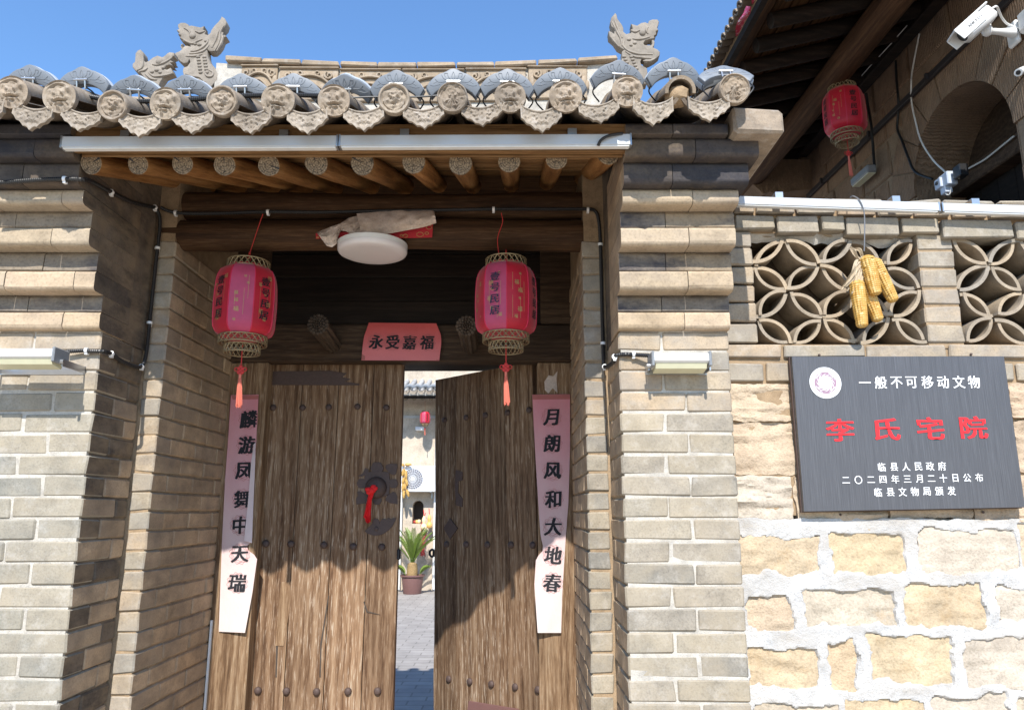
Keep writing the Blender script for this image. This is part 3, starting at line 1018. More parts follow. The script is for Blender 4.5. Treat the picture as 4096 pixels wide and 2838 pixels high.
# rafters
RX = [205, 310, 410, 505, 605, 712, 815, 930, 1035, 1145, 1252, 1368]
RY = [368, 370, 368, 370, 372, 367, 368, 365, 367, 362, 357, 345]
RAT = math.atan(.3726)
for i, (u, v) in enumerate(zip(RX, RY)):
    p = Q(u, v, 2.79)
    rr = .0435 + RND.uniform(-.003, .004)
    mb = MB()
    n = 18
    path = [(0.002 * sin(k * .5 + i), k * .13 , .002 * sin(k * .6 + i * 2)) for k in range(10)]
    path[0] = (0, 0, 0)
    mb.tube(path, [rr * (1 + .012 * sin(k * 1.1 + i)) for k in range(10)], n, True, 0, 1)
    # drying crack: a thin dark wedge sunk into the end
    mb.v = [(x * (1 + .04 * sin(3 * atan2(z, x) + i)), y, z * (1 + .03 * sin(2 * atan2(z, x) + i * 2))) for x, y, z in mb.v]
    a = RND.uniform(.5, 2.6) if i != 4 else -.3
    o = obj('rafter', mb, [M['wood_log'], M['wood_end']], roof, True, world=False)
    at(o, p, (RAT, 0, RND.uniform(-.012, .012)))
    w = MB()
    dx, dz = cos(a), sin(a)
    w.add([(0, -.0012, 0), (dx * rr - dz * .0035, -.0012, dz * rr + dx * .0035), (dx * rr + dz * .0035, -.0012, dz * rr - dx * .0035), (-dx * .010, -.0012, -dz * .010)], [(0, 2, 1), ])
    for q in range(5):
        a2 = a + 1.1 + q * 1.05 + RND.uniform(-.3, .3); l0, l1 = rr * RND.uniform(.05, .35), rr * RND.uniform(.7, .98)
        dx, dz = cos(a2), sin(a2); ww = .0011
        w.add([(dx * l0, -.0012, dz * l0), (dx * l1 - dz * ww, -.0012, dz * l1 + dx * ww), (dx * l1 + dz * ww, -.0012, dz * l1 - dx * ww)], [(0, 2, 1)])
    c_ = obj('drying_crack', w, M['ink'], o, world=False); c_['kind'] = 'stuff'
# eave planks above the rafters, seen between them
zt = Q(712, 367, 2.79).z + .046
for k in range(26):
    y = 2.765 + k * .0385
    z = zt + (y - 2.79) * .3726
    mb = MB(); mb.box(XL1 + .002, XR1 - .002, -.0175, .0175, 0, .016, .004, .0015)
    o = obj('eave_plank', mb, M['wood_plank'], roof, world=False)
    at(o, (0, y + .02, z + .007 + RND.uniform(-.002, .002)), (RAT + RND.uniform(-.05, .05), 0, RND.uniform(-.003, .003)))
mb = MB(); mb.box(XL1 - .03, XR1 + .012, 2.738, 2.768, 3.018, 3.138, .004, .002)
obj('fascia_board', mb, M['wood_plank'], roof)
mb = MB(); mb.box(XL1 + .01, XR1 - .004, 2.770, 2.788, 3.012, 3.060, .004, .002)
obj('fascia_board', mb, M['wood_plank'], roof)

# ridge
YR = 3.80
def ridge_top(x):                     # ends sweep up a little
    return 4.052 + .045 * abs((x + .52) / 1.12) ** 2.2
zb = 3.60
mb = MB()
xs = [-1.66 + 2.28 * i / 12 for i in range(13)]
V, F = [], []
for x in xs:
    zt_ = ridge_top(x) - .031
    for (y, z) in ((YR - .075, zb), (YR - .075, zt_), (YR + .075, zt_), (YR + .075, zb)):
        V.append((x, y, z))
for i in range(12):
    for k in range(4):
        k2 = (k + 1) % 4
        F.append([i * 4 + k, i * 4 + k2, (i + 1) * 4 + k2, (i + 1) * 4 + k])
F += [[0, 1, 2, 3][::-1], [48, 49, 50, 51]]
mb.add(V, [f[::-1] for f in F])
obj('ridge_core', mb, M['mortar_white'], roof)
ends = [905, 1052, 1210, 1362, 1512, 1668, 1824, 1978, 2148, 2308, 2470]
for a, b in zip(ends, ends[1:]):
    xa, xb = P(a, 230, YR - .09).x, P(b, 230, YR - .09).x
    za, zc = ridge_top(xa), ridge_top(xb)
    mb = MB(); mb.box(-(xb - xa) / 2 + .003, (xb - xa) / 2 - .003, -.11, .11, -.015, .015, .006, .003)
    o = obj('ridge_brick', mb, M['carving'], roof, world=False)
    at(o, ((xa + xb) / 2, YR, (za + zc) / 2 - .015), (0, -atan2(zc - za, xb - xa), RND.uniform(-.01, .01)))
def spiral(cx, cz, r0, turns, a0, sg, y, n=22):
    return [(cx + r0 * (1 - .8 * t / n) * cos(a0 + sg * turns * 2 * pi * t / n), y, cz + r0 * (1 - .8 * t / n) * sin(a0 + sg * turns * 2 * pi * t / n)) for t in range(n + 1)]
pan_u = [962, 1116, 1358, 1608, 1860, 2108, 2352]
for i, (a, b) in enumerate(zip(pan_u, pan_u[1:])):
    xa, xb = P(a, 280, YR - .09).x + .006, P(b, 280, YR - .09).x - .006
    xm, w = (xa + xb) / 2, (xb - xa) / 2
    zt_ = ridge_top(xm) - .034
    mb = MB(); mb.box(xa, xb, YR - .092, YR - .06, zt_ - .20, zt_, .004, .002)
    po = obj('carved_panel', mb, M['carving'], roof)
    mb = MB(); mb.box(xa - .004, xb + .004, YR - .105, YR - .0925, zt_ - .014, zt_ - .003, .004, .001)
    obj('moulding', mb, M['carving'], po)
    y = YR - .094
    mb = MB()
    k = w / .165
    mb.tube(catmull([(xm - .15 * k, y, zt_ - .135), (xm - .08 * k, y - .006, zt_ - .075), (xm, y - .008, zt_ - .055), (xm + .08 * k, y - .006, zt_ - .075), (xm + .15 * k, y, zt_ - .14)], 6), .0085, 6)
    mb.tube(catmull([(xm - .10 * k, y, zt_ - .15), (xm, y - .006, zt_ - .095), (xm + .10 * k, y, zt_ - .15)], 6), .007, 6)
    for s_ in (-1, 1):
        mb.tube(spiral(xm + s_ * .115 * k, zt_ - .055, .026, 1.3, pi / 2 + s_ * .6, s_, y - .003), [.0085 - .0002 * t for t in range(23)], 6)
        mb.tube(spiral(xm + s_ * .05 * k, zt_ - .042, .018, 1.2, -pi / 2, -s_, y - .003), [.007 - .0002 * t for t in range(23)], 6)
        mb.blob((xm + s_ * .145 * k, y, zt_ - .10), (.016, .012, .036), 8, 6)
        mb.blob((xm + s_ * .165 * k, y, zt_ - .12), (.012, .010, .030), 8, 6)
    mb.blob((xm, y, zt_ - .135), (.03, .014, .024), 10, 6)
    obj('scroll_carving', mb, M['carving'], po, True)
# low side ridge seen behind the first lamps
for k in range(7):
    mb = MB(); mb.box(-.13, .13, -.09, .09, -.13, .13, .012, .006)
    o = obj('ridge_brick', mb, M['carving'], roof, world=False)
    at(o, (-3.2 + k * .26, YR + .1, 3.78 + .01 * (k % 2)), (0, 0, 0))

# ------------------------------------------------------------------ dragons on the ridge
def dragon(name, pts, sc, ox, oy, Y, th, label, eye, curls, scales):
    px = [(ox + x * sc, oy + y * sc) for x, y in pts]
    W = [P(u, v, Y) for u, v in px]
    poly = [(p.x, p.z) for p in W]
    base = (sum(p[0] for p in poly) / len(poly), Y, min(p[1] for p in poly))
    t = thing(name, label, 'roof dragon', base, 'dragons on the ridge')
    mb = MB(); mb.prism(poly, Y - th / 2, Y + th / 2, .006)
    obj('body', mb, M['dragon'], t, True)
    L = lambda x, y, d=0: P(ox + x * sc, oy + y * sc, Y - th / 2 - d)
    mb = MB()
    e = L(*eye)
    mb.blob(e, (.019, .014, .019), 12, 8)
    obj('eye', mb, M['dragon'], t, True)
    mb = MB()
    for c in curls:
        pth = catmull([L(x, y) for x, y in c], 5)
        n = len(pth)
        mb.tube(pth, [.0092 * (1 - .5 * abs(2 * k / (n - 1) - 1)) for k in range(n)], 6)
    obj('relief_curls', mb, M['dragon'], t, True)['kind'] = 'stuff'
    mb = MB()
    for (x, y, r) in scales:
        mb.blob(L(x, y), (r, .009, r * .7), 8, 6)
    obj('relief_scales', mb, M['dragon'], t, True)['kind'] = 'stuff'
    return t
big_l = [(1840, 690), (1845, 640), (1820, 590), (1785, 555), (1760, 500), (1755, 440), (1775, 455), (1810, 455), (1840, 430), (1865, 395), (1882, 350), (1917, 332), (1905, 318), (1885, 320), (1893, 296), (1872, 290), (1905, 250), (1917, 212), (1902, 180), (1876, 162), (1865, 185), (1850, 205), (1815, 240), (1790, 275), (1780, 302), (1760, 318), (1735, 312), (1747, 285), (1724, 275), (1730, 243), (1700, 254), (1660, 246), (1625, 238), (1602, 242), (1595, 228), (1570, 215), (1535, 215), (1510, 230), (1510, 250), (1518, 268), (1500, 280), (1522, 298), (1512, 315), (1536, 322), (1525, 345), (1552, 360), (1548, 374), (1582, 374), (1611, 394), (1616, 415), (1592, 408), (1570, 406), (1556, 424), (1549, 408), (1552, 390), (1536, 394), (1532, 420), (1545, 437), (1520, 455), (1490, 466), (1482, 490), (1500, 510), (1530, 540), (1560, 556), (1592, 550), (1606, 520), (1612, 545), (1590, 578), (1556, 592), (1550, 622), (1570, 700), (1640, 760), (1780, 760)]
dragon('ridge_dragon', big_l, 1024 / 2150, 0, 0, 3.75, .055, 'large stone dragon with open jaws facing left on the ridge end', (1618, 302),
       [[(1540, 330), (1570, 350), (1620, 365), (1660, 345), (1700, 330)], [(1600, 430), (1650, 425), (1700, 400), (1740, 360), (1745, 330)], [(1590, 450), (1660, 445), (1720, 420), (1755, 380)], [(1560, 470), (1640, 470), (1700, 455)],
        [(1800, 430), (1830, 380), (1845, 330), (1850, 270), (1880, 215)], [(1780, 400), (1810, 340), (1830, 280), (1860, 230)], [(1820, 430), (1855, 370), (1875, 300)], [(1640, 260), (1680, 275), (1720, 262)], [(1545, 235), (1570, 245), (1590, 262), (1600, 290)],
        [(1760, 590), (1790, 610), (1780, 640), (1740, 640), (1725, 610), (1750, 595)], [(1560, 620), (1620, 640), (1680, 650), (1720, 690)]],
       [(1675, 375, .015), (1730, 345, .012), (1640, 372, .010)] + [(1665 + 52 * c + 4 * r, 480 + r * 26, .013) for r in range(6) for c in (0, 1)])
small_l = [(1130, 560), (1150, 540), (1155, 470), (1175, 445), (1196, 438), (1220, 460), (1226, 490), (1214, 512), (1240, 545), (1270, 530), (1300, 505), (1340, 488), (1380, 502), (1402, 488), (1420, 470), (1440, 460), (1480, 466), (1478, 492), (1458, 500), (1468, 520), (1450, 528), (1480, 546), (1448, 552), (1470, 576), (1440, 570), (1412, 574), (1388, 600), (1420, 606), (1450, 590), (1470, 632), (1440, 642), (1395, 660), (1360, 715), (1340, 790), (1290, 790), (1250, 700), (1200, 640), (1150, 612), (1130, 585)]
dragon('ridge_dragon', small_l, 1024 / 2150, 0, 0, 3.50, .05, 'small stone dragon facing right below the large left ridge dragon', (1340, 520),
       [[(1150, 590), (1190, 570), (1200, 520), (1195, 460)], [(1170, 600), (1215, 590), (1240, 570)], [(1280, 540), (1320, 545), (1370, 530), (1410, 510), (1450, 480)], [(1250, 610), (1290, 640), (1340, 640), (1400, 630), (1450, 615)], [(1220, 620), (1270, 660), (1320, 670)]],
       [(1315, 590, .013), (1345, 610, .010), (1275, 605, .013), (1370, 575, .009)])
big_r = [(1060, 640), (1010, 570), (1045, 520), (1080, 450), (1078, 400), (1095, 388), (1050, 365), (1020, 320), (985, 290), (980, 250), (1002, 256), (1022, 272), (1026, 240), (1000, 215), (993, 180), (1001, 150), (1030, 117), (1041, 132), (1046, 160), (1080, 205), (1090, 230), (1090, 255), (1110, 272), (1146, 264), (1140, 240), (1156, 235), (1145, 198), (1190, 210), (1220, 190), (1250, 185), (1270, 195), (1276, 175), (1300, 165), (1340, 165), (1351, 182), (1345, 210), (1338, 226), (1346, 245), (1328, 251), (1331, 275), (1314, 284), (1320, 305), (1300, 309), (1278, 310), (1250, 320), (1236, 340), (1246, 352), (1290, 355), (1301, 345), (1297, 316), (1310, 314), (1319, 330), (1316, 355), (1306, 370), (1340, 385), (1358, 405), (1355, 430), (1325, 455), (1290, 475), (1256, 488), (1240, 480), (1246, 460), (1226, 450), (1214, 475), (1222, 500), (1262, 522), (1268, 560), (1260, 640)]
dragon('ridge_dragon', big_r, 1250 / 2304, 1900, 0, 3.75, .055, 'large stone dragon with open jaws facing right on the ridge end', (1234, 243),
       [[(1010, 160), (1030, 200), (1050, 240), (1075, 290), (1085, 340)], [(1030, 150), (1045, 190), (1065, 240), (1085, 280)], [(1000, 270), (1030, 310), (1060, 345)], [(1150, 225), (1180, 235), (1215, 222)], [(1160, 285), (1200, 290), (1240, 285), (1290, 270)], [(1100, 300), (1095, 340), (1130, 375), (1190, 395), (1240, 400), (1310, 400)],
        [(1110, 380), (1170, 415), (1230, 425), (1300, 430)], [(1240, 450), (1290, 450), (1330, 430)], [(1275, 200), (1262, 225), (1275, 250)]],
       [(1135, 292, .014), (1178, 318, .013), (1150, 335, .010)] + [(1100 + 52 * c + 10 * r, 420 + r * 22, .012) for r in range(5) for c in (0, 1)])

# ------------------------------------------------------------------ fan-shaped eave lamps
def fan_outline():
    out = []
    R1 = .1157
    for k in range(17):
        x = -.104 + .208 * k / 16
        z = -.006 - R1 + sqrt(R1 * R1 - x * x)
        z += .008 * exp(-(x / .022) ** 2) - .003 * exp(-((abs(x) - .034) / .010) ** 2)
        out.append((x, z))
    R2 = .1
    inner = []
    for k in range(13):
        x = .083 - .166 * k / 12
        inner.append((x, -.064 - R2 + sqrt(R2 * R2 - x * x)))
    return out + inner
FO = fan_outline()
mb = MB(); mb.prism(FO, -.016, .016, .004)
fan_me = mb.mesh('housing', [M['fan']], True)
mb = MB()
cxm = sum(p[0] for p in FO) / len(FO)
ins = [(x * .93, -.036 + (z + .036) * .86) for x, z in FO]
mb.prism(FO, -.004, .020, .002)
rim_me = mb.mesh('back_shell', [M['fan_rim']], True)
mb = MB()
def fl(pts, r=.0010): mb.tube(catmull([(x, -.0162, z) for x, z in pts], 4), r, 5)
for s_ in (-1, 1):
    fl([(0, -.045), (s_ * .006, -.030), (0, -.012)]); fl([(s_ * .004, -.045), (s_ * .018, -.034), (s_ * .022, -.018)]); fl([(s_ * .01, -.046), (s_ * .034, -.040), (s_ * .045, -.024)])
    fl([(s_ * .022, -.018), (s_ * .034, -.020), (s_ * .03, -.032)]); fl([(s_ * .03, -.05), (s_ * .055, -.052), (s_ * .07, -.040)]); fl([(s_ * .05, -.06), (s_ * .072, -.066), (s_ * .088, -.064)]); fl([(s_ * .07, -.040), (s_ * .062, -.048), (s_ * .075, -.056)])
emb_me = mb.mesh('leaf_emboss', [M['fan']], True)
mb = MB()
for s_ in (-1, 1):
    mb.box(s_ * .016 - .003, s_ * .016 + .003, -.026, -.019, -.088, -.046, .001)
mb.tube([(-.026, -.024, -.052), (.026, -.024, -.052)], .0045, 8)
brk_me = mb.mesh('bracket', [M['galv']], True)
FX = [72, 188, 305, 418, 545, 662, 775, 893, 1020, 1142, 1260, 1392, 1512, 1625]
FYT = [148, 153, 170, 170, 168, 168, 167, 160, 158, 158, 155, 137, 132, 155]
FT = [.34, .24, .52, .46, .26, .24, .66, .32, .20, .24, .30, .40, .30, -.45]
ordn = ['first', 'second', 'third', 'fourth', 'fifth', 'sixth', 'seventh', 'eighth', 'ninth', 'tenth', 'eleventh', 'twelfth', 'thirteenth', 'last']
extra = {2: 'tipped forward and dark', 6: 'darkest of the row', 13: 'lying back with a white sunlit top', 12: 'above the broken cap tile', 11: 'below the right ridge dragon', 3: 'below the small ridge dragon'}
for i in range(14):
    p = Q(FX[i], FYT[i], 2.69)
    lab = f'{ordn[i]} grey fan-shaped eave lamp from the left' + (', ' + extra[i] if i in extra else ' on the roof tiles')
    if i == 13: lab = 'last fan-shaped eave lamp on the right, lying back with sunlit white top'
    t = thing('fan_lamp', lab, 'eave lamp', p, 'fan-shaped lamps along the eave')
    t.scale = (1.06, 1.0, 1.06)
    t.rotation_euler = (FT[i], RND.uniform(-.05, .05), RND.uniform(-.06, .06))
    for nm, me in (('housing', fan_me), ('back_shell', rim_me), ('leaf_emboss', emb_me), ('bracket', brk_me)):
        o = link(nm, me, t)
        if nm == 'back_shell': o.scale = (1.02, 1, 1.02); o.location = (0, .006, .001)
    leads = [[(-.08, 0, -.09), (-.09, .01, -.12), (-.06, .03, -.15)], [(.08, 0, -.09), (.10, .01, -.115), (.07, .03, -.15)]] if i > 6 else [[(.0, .01, -.07), (.02, .015, -.085), (.03, .02, -.10)]]
    for l_ in leads:
        mb = MB(); mb.tube(catmull(l_, 5), .003, 6)
        obj('lead', mb, M['black'], t, True, world=False)
mb = MB()
corrugated(mb, catmull([Q(-30, 195, 2.72), Q(60, 205, 2.71), Q(130, 208, 2.71), Q(190, 215, 2.70), Q(250, 226, 2.69), Q(330, 228, 2.69), Q(430, 224, 2.69), Q(520, 217, 2.69), Q(620, 214, 2.69), Q(700, 215, 2.69), Q(750, 217, 2.69), Q(790, 220, 2.69)], 8), .0105)
mb.tube(catmull([Q(790, 220, 2.69), Q(850, 218, 2.70), Q(940, 218, 2.70), Q(1000, 214, 2.70), Q(1045, 214, 2.72)], 8), .004, 6)
single('corrugated_conduit', mb, M['black'], 'black corrugated conduit running along the eave under the fan lamps', 'conduit', smooth=True)
# ================================================================== beams, door frame
def logbeam(label, y, z, r, seed):
    mb = MB()
    n = 22
    path = [(XL1 + .012 + (XR1 - XL1 - .024) * k / 14, y + .004 * sin(k * .8 + seed), z + .006 * sin(k * .5 + seed)) for k in range(15)]
    mb.tube(path, [r * (1 + .025 * sin(k * 1.7 + seed)) for k in range(15)], n)
    return single('log_beam', mb, M['wood_beam'], label, 'beam', 'log beams across the gateway', True)
logbeam('dark upper log beam directly under the rafters', 3.57, 3.135, .072, 1)
logbeam('lower brown log beam carrying the lanterns and disc lamp', 3.555, 2.978, .079, 4)

fr = thing('timber_doorway', 'weathered timber frame around the double doors with carved pegs on its lintel', 'door frame', (-.65, 4.35, 0))
for (x0, x1) in ((XL2 - .03, -1.444), (.149, XR2 + .03)):
    mb = MB(); mb.box(x0, x1, 4.300, 4.42, .0, 2.468, .006, .003)
    obj('post', mb, M['wood_frame'], fr)
mb = MB(); mb.box(XL2 - .03, XR2 + .03, 4.285, 4.388, 2.470, 2.702, .008, .003)
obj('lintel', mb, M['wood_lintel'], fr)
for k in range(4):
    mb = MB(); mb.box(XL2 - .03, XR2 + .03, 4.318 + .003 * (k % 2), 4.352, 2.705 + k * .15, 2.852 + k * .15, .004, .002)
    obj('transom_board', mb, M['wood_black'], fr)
for (x0, x1) in ((XL2 - .03, -1.47), (.17, XR2 + .03)):
    mb = MB(); mb.box(x0, x1, 4.295, 4.317, 2.704, 3.3, .004, .002)
    obj('jamb_board', mb, M['wood_lintel'], fr)
mb = MB(); mb.box(XL2 + .01, XR2 - .01, 4.33, 4.40, .0, .14, .01, .004)
obj('threshold', mb, M['wood_frame'], fr)
mb = MB(); mb.box(XL2 + .003, XR2 - .003, 4.45, 4.75, 2.50, 2.62, .01, .004)
obj('inner_lintel', mb, M['wood_black'], fr)
for (u, v) in ((1272, 1297), (1866, 1303)):
    p = P(u, v, 3.93)
    mb = MB()
    prof_n = 40
    V, F = [], []
    for i, y in enumerate((p.y, p.y + .05, 4.29)):
        for k in range(prof_n):
            a = 2 * pi * k / prof_n
            r = .050 * (1 + .10 * cos(10 * a)) * (1.0 if i else .92) * (.92 if i == 2 else 1)
            V.append((p.x + r * cos(a), y, p.z + r * sin(a) - (y - p.y) * .10))
    for i in range(2):
        for k in range(prof_n):
            k2 = (k + 1) % prof_n
            F.append([i * prof_n + k, i * prof_n + k2, (i + 1) * prof_n + k2, (i + 1) * prof_n + k])
    F.append(list(range(prof_n))[::-1])
    mb.add(V, F)
    po = obj('peg', mb, M['peg'], fr, True)
    mb = MB()
    for ring, (rad, cnt, sz) in enumerate(((.049, 16, .0115), (.034, 13, .0095), (.020, 9, .0075), (.008, 5, .005))):
        for k in range(cnt):
            a = 2 * pi * k / cnt + ring * .2
            mb.blob((p.x + rad * cos(a), p.y - .002 - ring * .004, p.z + rad * sin(a)), (sz, .009, sz), 8, 6)
    obj('flower_carving', mb, M['peg'], po, True)
# white edging strip where the frame meets the brick, low on the left
mb = MB(); mb.box(XL2 + .001, XL2 + .012, 4.288, 4.30, .1, 1.02)
single('white_strip', mb, M['white'], 'thin white plastic strip up the foot of the left frame post', 'strip')

# ================================================================== doors
def stud_mesh():
    mb = MB(); mb.lathe([(.021, 0), (.0206, .005), (.018, .011), (.011, .015), (.004, .0162), (0, .0162)], 14, M=Matrix.Rotation(pi / 2, 4, 'X'))
    return mb.mesh('stud', M['iron'], True)
STUD = stud_mesh()
dl = thing('door_leaf', 'closed plank door leaf with iron knocker plate and red ribbon', 'door', (-1.44, 4.43, .14), 'leaves of the gate door')
DX0, DX1, DY = -1.458, -.655, 4.402
cuts = [DX0, -1.265, -1.045, -.835, DX1]
for a, b in zip(cuts, cuts[1:]):
    mb = MB()
    def fr_(u, v, a=a, b=b): 
        x = a + .0022 + (b - a - .0044) * u
        z = .15 + 2.36 * v
        return (x, DY + .0025 * fnoise(x * 9, z * 1.2, 9), z)
    nx, nz = 6, 24
    mb.grid(fr_, nx, nz)
    mb.box(a + .0022, b - .0022, DY + .004, DY + .055, .15, 2.51)
    obj('plank', mb, M['wood_door'], dl)
for row in ([(290, 155), (430, 155), (555, 153), (692, 150), (830, 155)], [(255, 803), (375, 805), (532, 810), (672, 817), (808, 820)], [(217, 1503), (353, 1506), (497, 1509), (647, 1507), (788, 1506)]):
    for (x, y) in row:
        o = link('stud', STUD, dl)
        p = P(850 + .838 * x, 1500 + .838 * y, DY - .002)
        at(o, p, (0, RND.uniform(0, 3), 0), (1.0 if y > 200 else .92,) * 3)
def pxp(pts, s_, ox, oy, Y):
    return [(lambda q: (q.x, q.z))(P(ox + x * s_, oy + y * s_, Y)) for x, y in pts]
mb = MB(); mb.prism(pxp([(275, -18), (560, -22), (640, -10), (620, 8), (660, 18), (630, 30), (700, 40), (700, 48), (275, 46)], .838, 850, 1500, DY - .006), DY - .006, DY - .001, .0015)
obj('iron_strap', mb, M['iron'], dl)
ks = 220 / 878
K = lambda pts: pxp(pts, ks, 1400, 1820, DY - .008)
plate = MB()
def circ(cx, cy, r, n=18, lob=0): return [(cx + r * (1 + lob * cos(6 * 2 * pi * k / n)) * cos(2 * pi * k / n), cy + r * (1 + lob * cos(6 * 2 * pi * k / n)) * sin(2 * pi * k / n)) for k in range(n)]
for y_, pts in ((.008, [(240, 270), (440, 250), (620, 270), (640, 440), (620, 620), (440, 700), (240, 640), (220, 440)]), (.0068, circ(430, 205, 100, 24, .05)), (.0068, circ(185, 450, 78, 24, .05)), (.0068, circ(690, 450, 75, 24, .05)), (.0068, circ(430, 715, 75, 24, .05)),
              (.0060, [(100, 785), (95, 690), (125, 640), (110, 580), (170, 570), (270, 640), (300, 760), (200, 770)]), (.0060, [(755, 780), (755, 660), (730, 600), (690, 580), (590, 640), (560, 720), (640, 765)]),
              (.0060, [(755, 140), (755, 200), (730, 300), (700, 320), (620, 280), (560, 200), (575, 155), (650, 130)]), (.0060, [(125, 330), (190, 340), (280, 290), (300, 230), (240, 200), (200, 290)])):
    plate.prism(K(pts), DY - y_, DY - .001, .001)
pk = obj('knocker_plate', plate, M['iron'], dl)
p = P(1400 + 415 * ks, 1820 + 515 * ks, DY - .008)
mb = MB(); mb.lathe([(.064, 0), (.062, .010), (.052, .022), (.034, .031), (.014, .035), (.010, .042), (0, .044)], 24, p, M=Matrix.Rotation(pi / 2, 4, 'X'))
obj('boss', mb, M['iron'], pk, True)
mb = MB(); mb.tube([(p.x - .018 + .016 * cos(a * pi / 8), p.y - .044, p.z - .004 + .016 * sin(a * pi / 8)) for a in range(17)], .004, 6)
obj('knocker_ring', mb, M['iron'], pk, True)
mb = MB(); mb.prism(K([(230, 1210), (280, 1250), (340, 1272), (400, 1280), (470, 1275), (540, 1250), (610, 1200), (670, 1140), (715, 1060), (740, 995), (690, 1000), (650, 1020), (625, 1000), (600, 1000), (580, 1030), (550, 1015), (515, 1015), (490, 1040), (475, 1090), (460, 1040), (430, 1010), (395, 1005), (360, 1040), (350, 1090), (310, 1140), (265, 1180)]), DY - .007, DY - .001, .0012)
q = P(1400 + 420 * ks, 1820 + 1170 * ks, DY - .007)
mb.lathe([(.013, 0), (.012, .006), (.006, .009), (0, .01)], 12, q, M=Matrix.Rotation(pi / 2, 4, 'X'))
obj('crescent_plate', mb, M['iron'], dl)
mb = MB(); mb.prism(pxp([(325, 985), (372, 985), (366, 1130), (340, 1290), (300, 1290)], .838, 850, 1500, DY - .004), DY - .004, DY + .004, .001)
obj('patch_board', mb, M['wood_frame'], dl)
mb = MB(); mb.prism(pxp([(303, 1292), (312, 1292), (306, 1440), (300, 1440)], .838, 850, 1500, DY - .0035), DY - .0035, DY + .004)
mb.prism(pxp([(552, 1050), (556, 1052), (520, 1290), (516, 1440), (511, 1440), (514, 1280)], .838, 850, 1500, DY - .0035), DY - .0035, DY + .004)
mb.prism(pxp([(795, 1140), (800, 1142), (735, 1130), (720, 1080), (724, 1078), (740, 1125)], .838, 850, 1500, DY - .0035), DY - .0035, DY + .004)
obj('split', mb, M['dark_void'], dl)['kind'] = 'stuff'
mb = MB(); hp = P(1597, 2215, DY + .01)
mb.box(hp.x - .012, hp.x + .008, hp.y - .02, hp.y + .02, hp.z - .03, hp.z + .03, .006)
obj('latch_plate', mb, M['cast_hinge'], dl)
# ribbon tied to the knocker
rb = thing('red_ribbon', 'bright red cloth ribbon knotted on the door knocker', 'ribbon', (p.x - .03, p.y - .05, p.z - .2))
mb = MB()
kn = P(1400 + 345 * ks, 1820 + 555 * ks, DY - .06)
mb.blob(kn, (.024, .016, .020), 12, 8, lambda d: 1 + .35 * fnoise(d.x * 3, d.z * 3 + d.y, 2))
for s_, dz in ((-1, .004), (-.7, -.012), (.9, .01), (.4, .018)):
    mb.blob((kn.x + s_ * .022, kn.y - .004, kn.z + dz), (.017, .009, .013), 10, 6, lambda d: 1 + .3 * fnoise(d.x * 3 + s_, d.z * 4, 5))
obj('knot', mb, M['cloth_red'], rb, True)
Lp = [(305, 560), (290, 650), (262, 770), (235, 900), (212, 990), (240, 1005), (250, 1060), (290, 1095), (300, 1065)]
Rp = [(390, 570), (372, 640), (345, 720), (342, 800), (335, 900), (334, 980), (333, 1030), (332, 1050), (325, 1065)]
def two_edge(mb, L, R, fn, nu, ydisp):
    L2, R2 = resample_n(L, nu), resample_n(R, nu)
    def g(u, v):
        i = min(int(v * nu), nu)
        a, b = L2[i], R2[i]
        x, y = a[0] + (b[0] - a[0]) * u, a[1] + (b[1] - a[1]) * u
        return fn(x, y, ydisp(u, v))
    return g
def resample_n(poly, n):
    ds = [0]
    for a, b in zip(poly, poly[1:]): ds.append(ds[-1] + math.hypot(b[0] - a[0], b[1] - a[1]))
    out = []
    for k in range(n + 1):
        d = ds[-1] * k / n
        i = 0
        while i < len(ds) - 2 and ds[i + 1] < d: i += 1
        t = (d - ds[i]) / max(ds[i + 1] - ds[i], 1e-9)
        out.append((poly[i][0] + (poly[i + 1][0] - poly[i][0]) * t, poly[i][1] + (poly[i + 1][1] - poly[i][1]) * t))
    return out
for off, col in ((0, 1), (.006, 2)):
    mb = MB()
    mb.grid(two_edge(mb, Lp, Rp, lambda x, y, d: P(1400 + x * ks, 1820 + y * ks, DY - .055 + d + off), 26, lambda u, v: .010 * sin(u * 9 + v * 4 + col) * (0.3 + v) + .012 * v), 8, 26)
    obj('tail', mb, M['cloth_red'], rb, True)

# right leaf, standing ajar
HA = radians(-40)
HT = radians(-1.2)                   # the leaf has sagged on its hinge
dr = thing('door_leaf', 'right plank door leaf standing ajar into the courtyard', 'door', (.142, 4.43, .14), 'leaves of the gate door')
dr.rotation_euler = (0, HT, HA)
RH = Matrix.Translation(dr.location) @ Matrix.Rotation(HA, 4, 'Z') @ Matrix.Rotation(HT, 4, 'Y')
RHI = RH.inverted()
def PD(u, v, off=0.0):               # pixel on the right leaf's front face, in the leaf's own space
    a, dy, dz = ray(u, v)
    o_ = RHI @ Vector((0, 0, EYE)); d_ = RHI.to_3x3() @ Vector((a, dy, dz))
    t = (-.028 - off - o_.y) / d_.y
    return o_ + d_ * t
cuts = [-.790, -.60, -.385, -.18, .05]
for a, b in zip(cuts, cuts[1:]):
    mb = MB()
    def fr2(u, v, a=a, b=b):
        x = a + .0022 + (b - a - .0044) * u
        if a == -.790 and u == 0: x += .006 * fnoise(v * 22, 1, 4)
        z = .01 + 2.345 * v
        return (x, -.028 + .0025 * fnoise(x * 9, z * 1.2, 19), z)
    mb.grid(fr2, 6, 24)
    mb.box(a + .0022, b - .0022, -.024, .027, .01, 2.355)
    obj('plank', mb, M['wood_door'], dr, world=False)
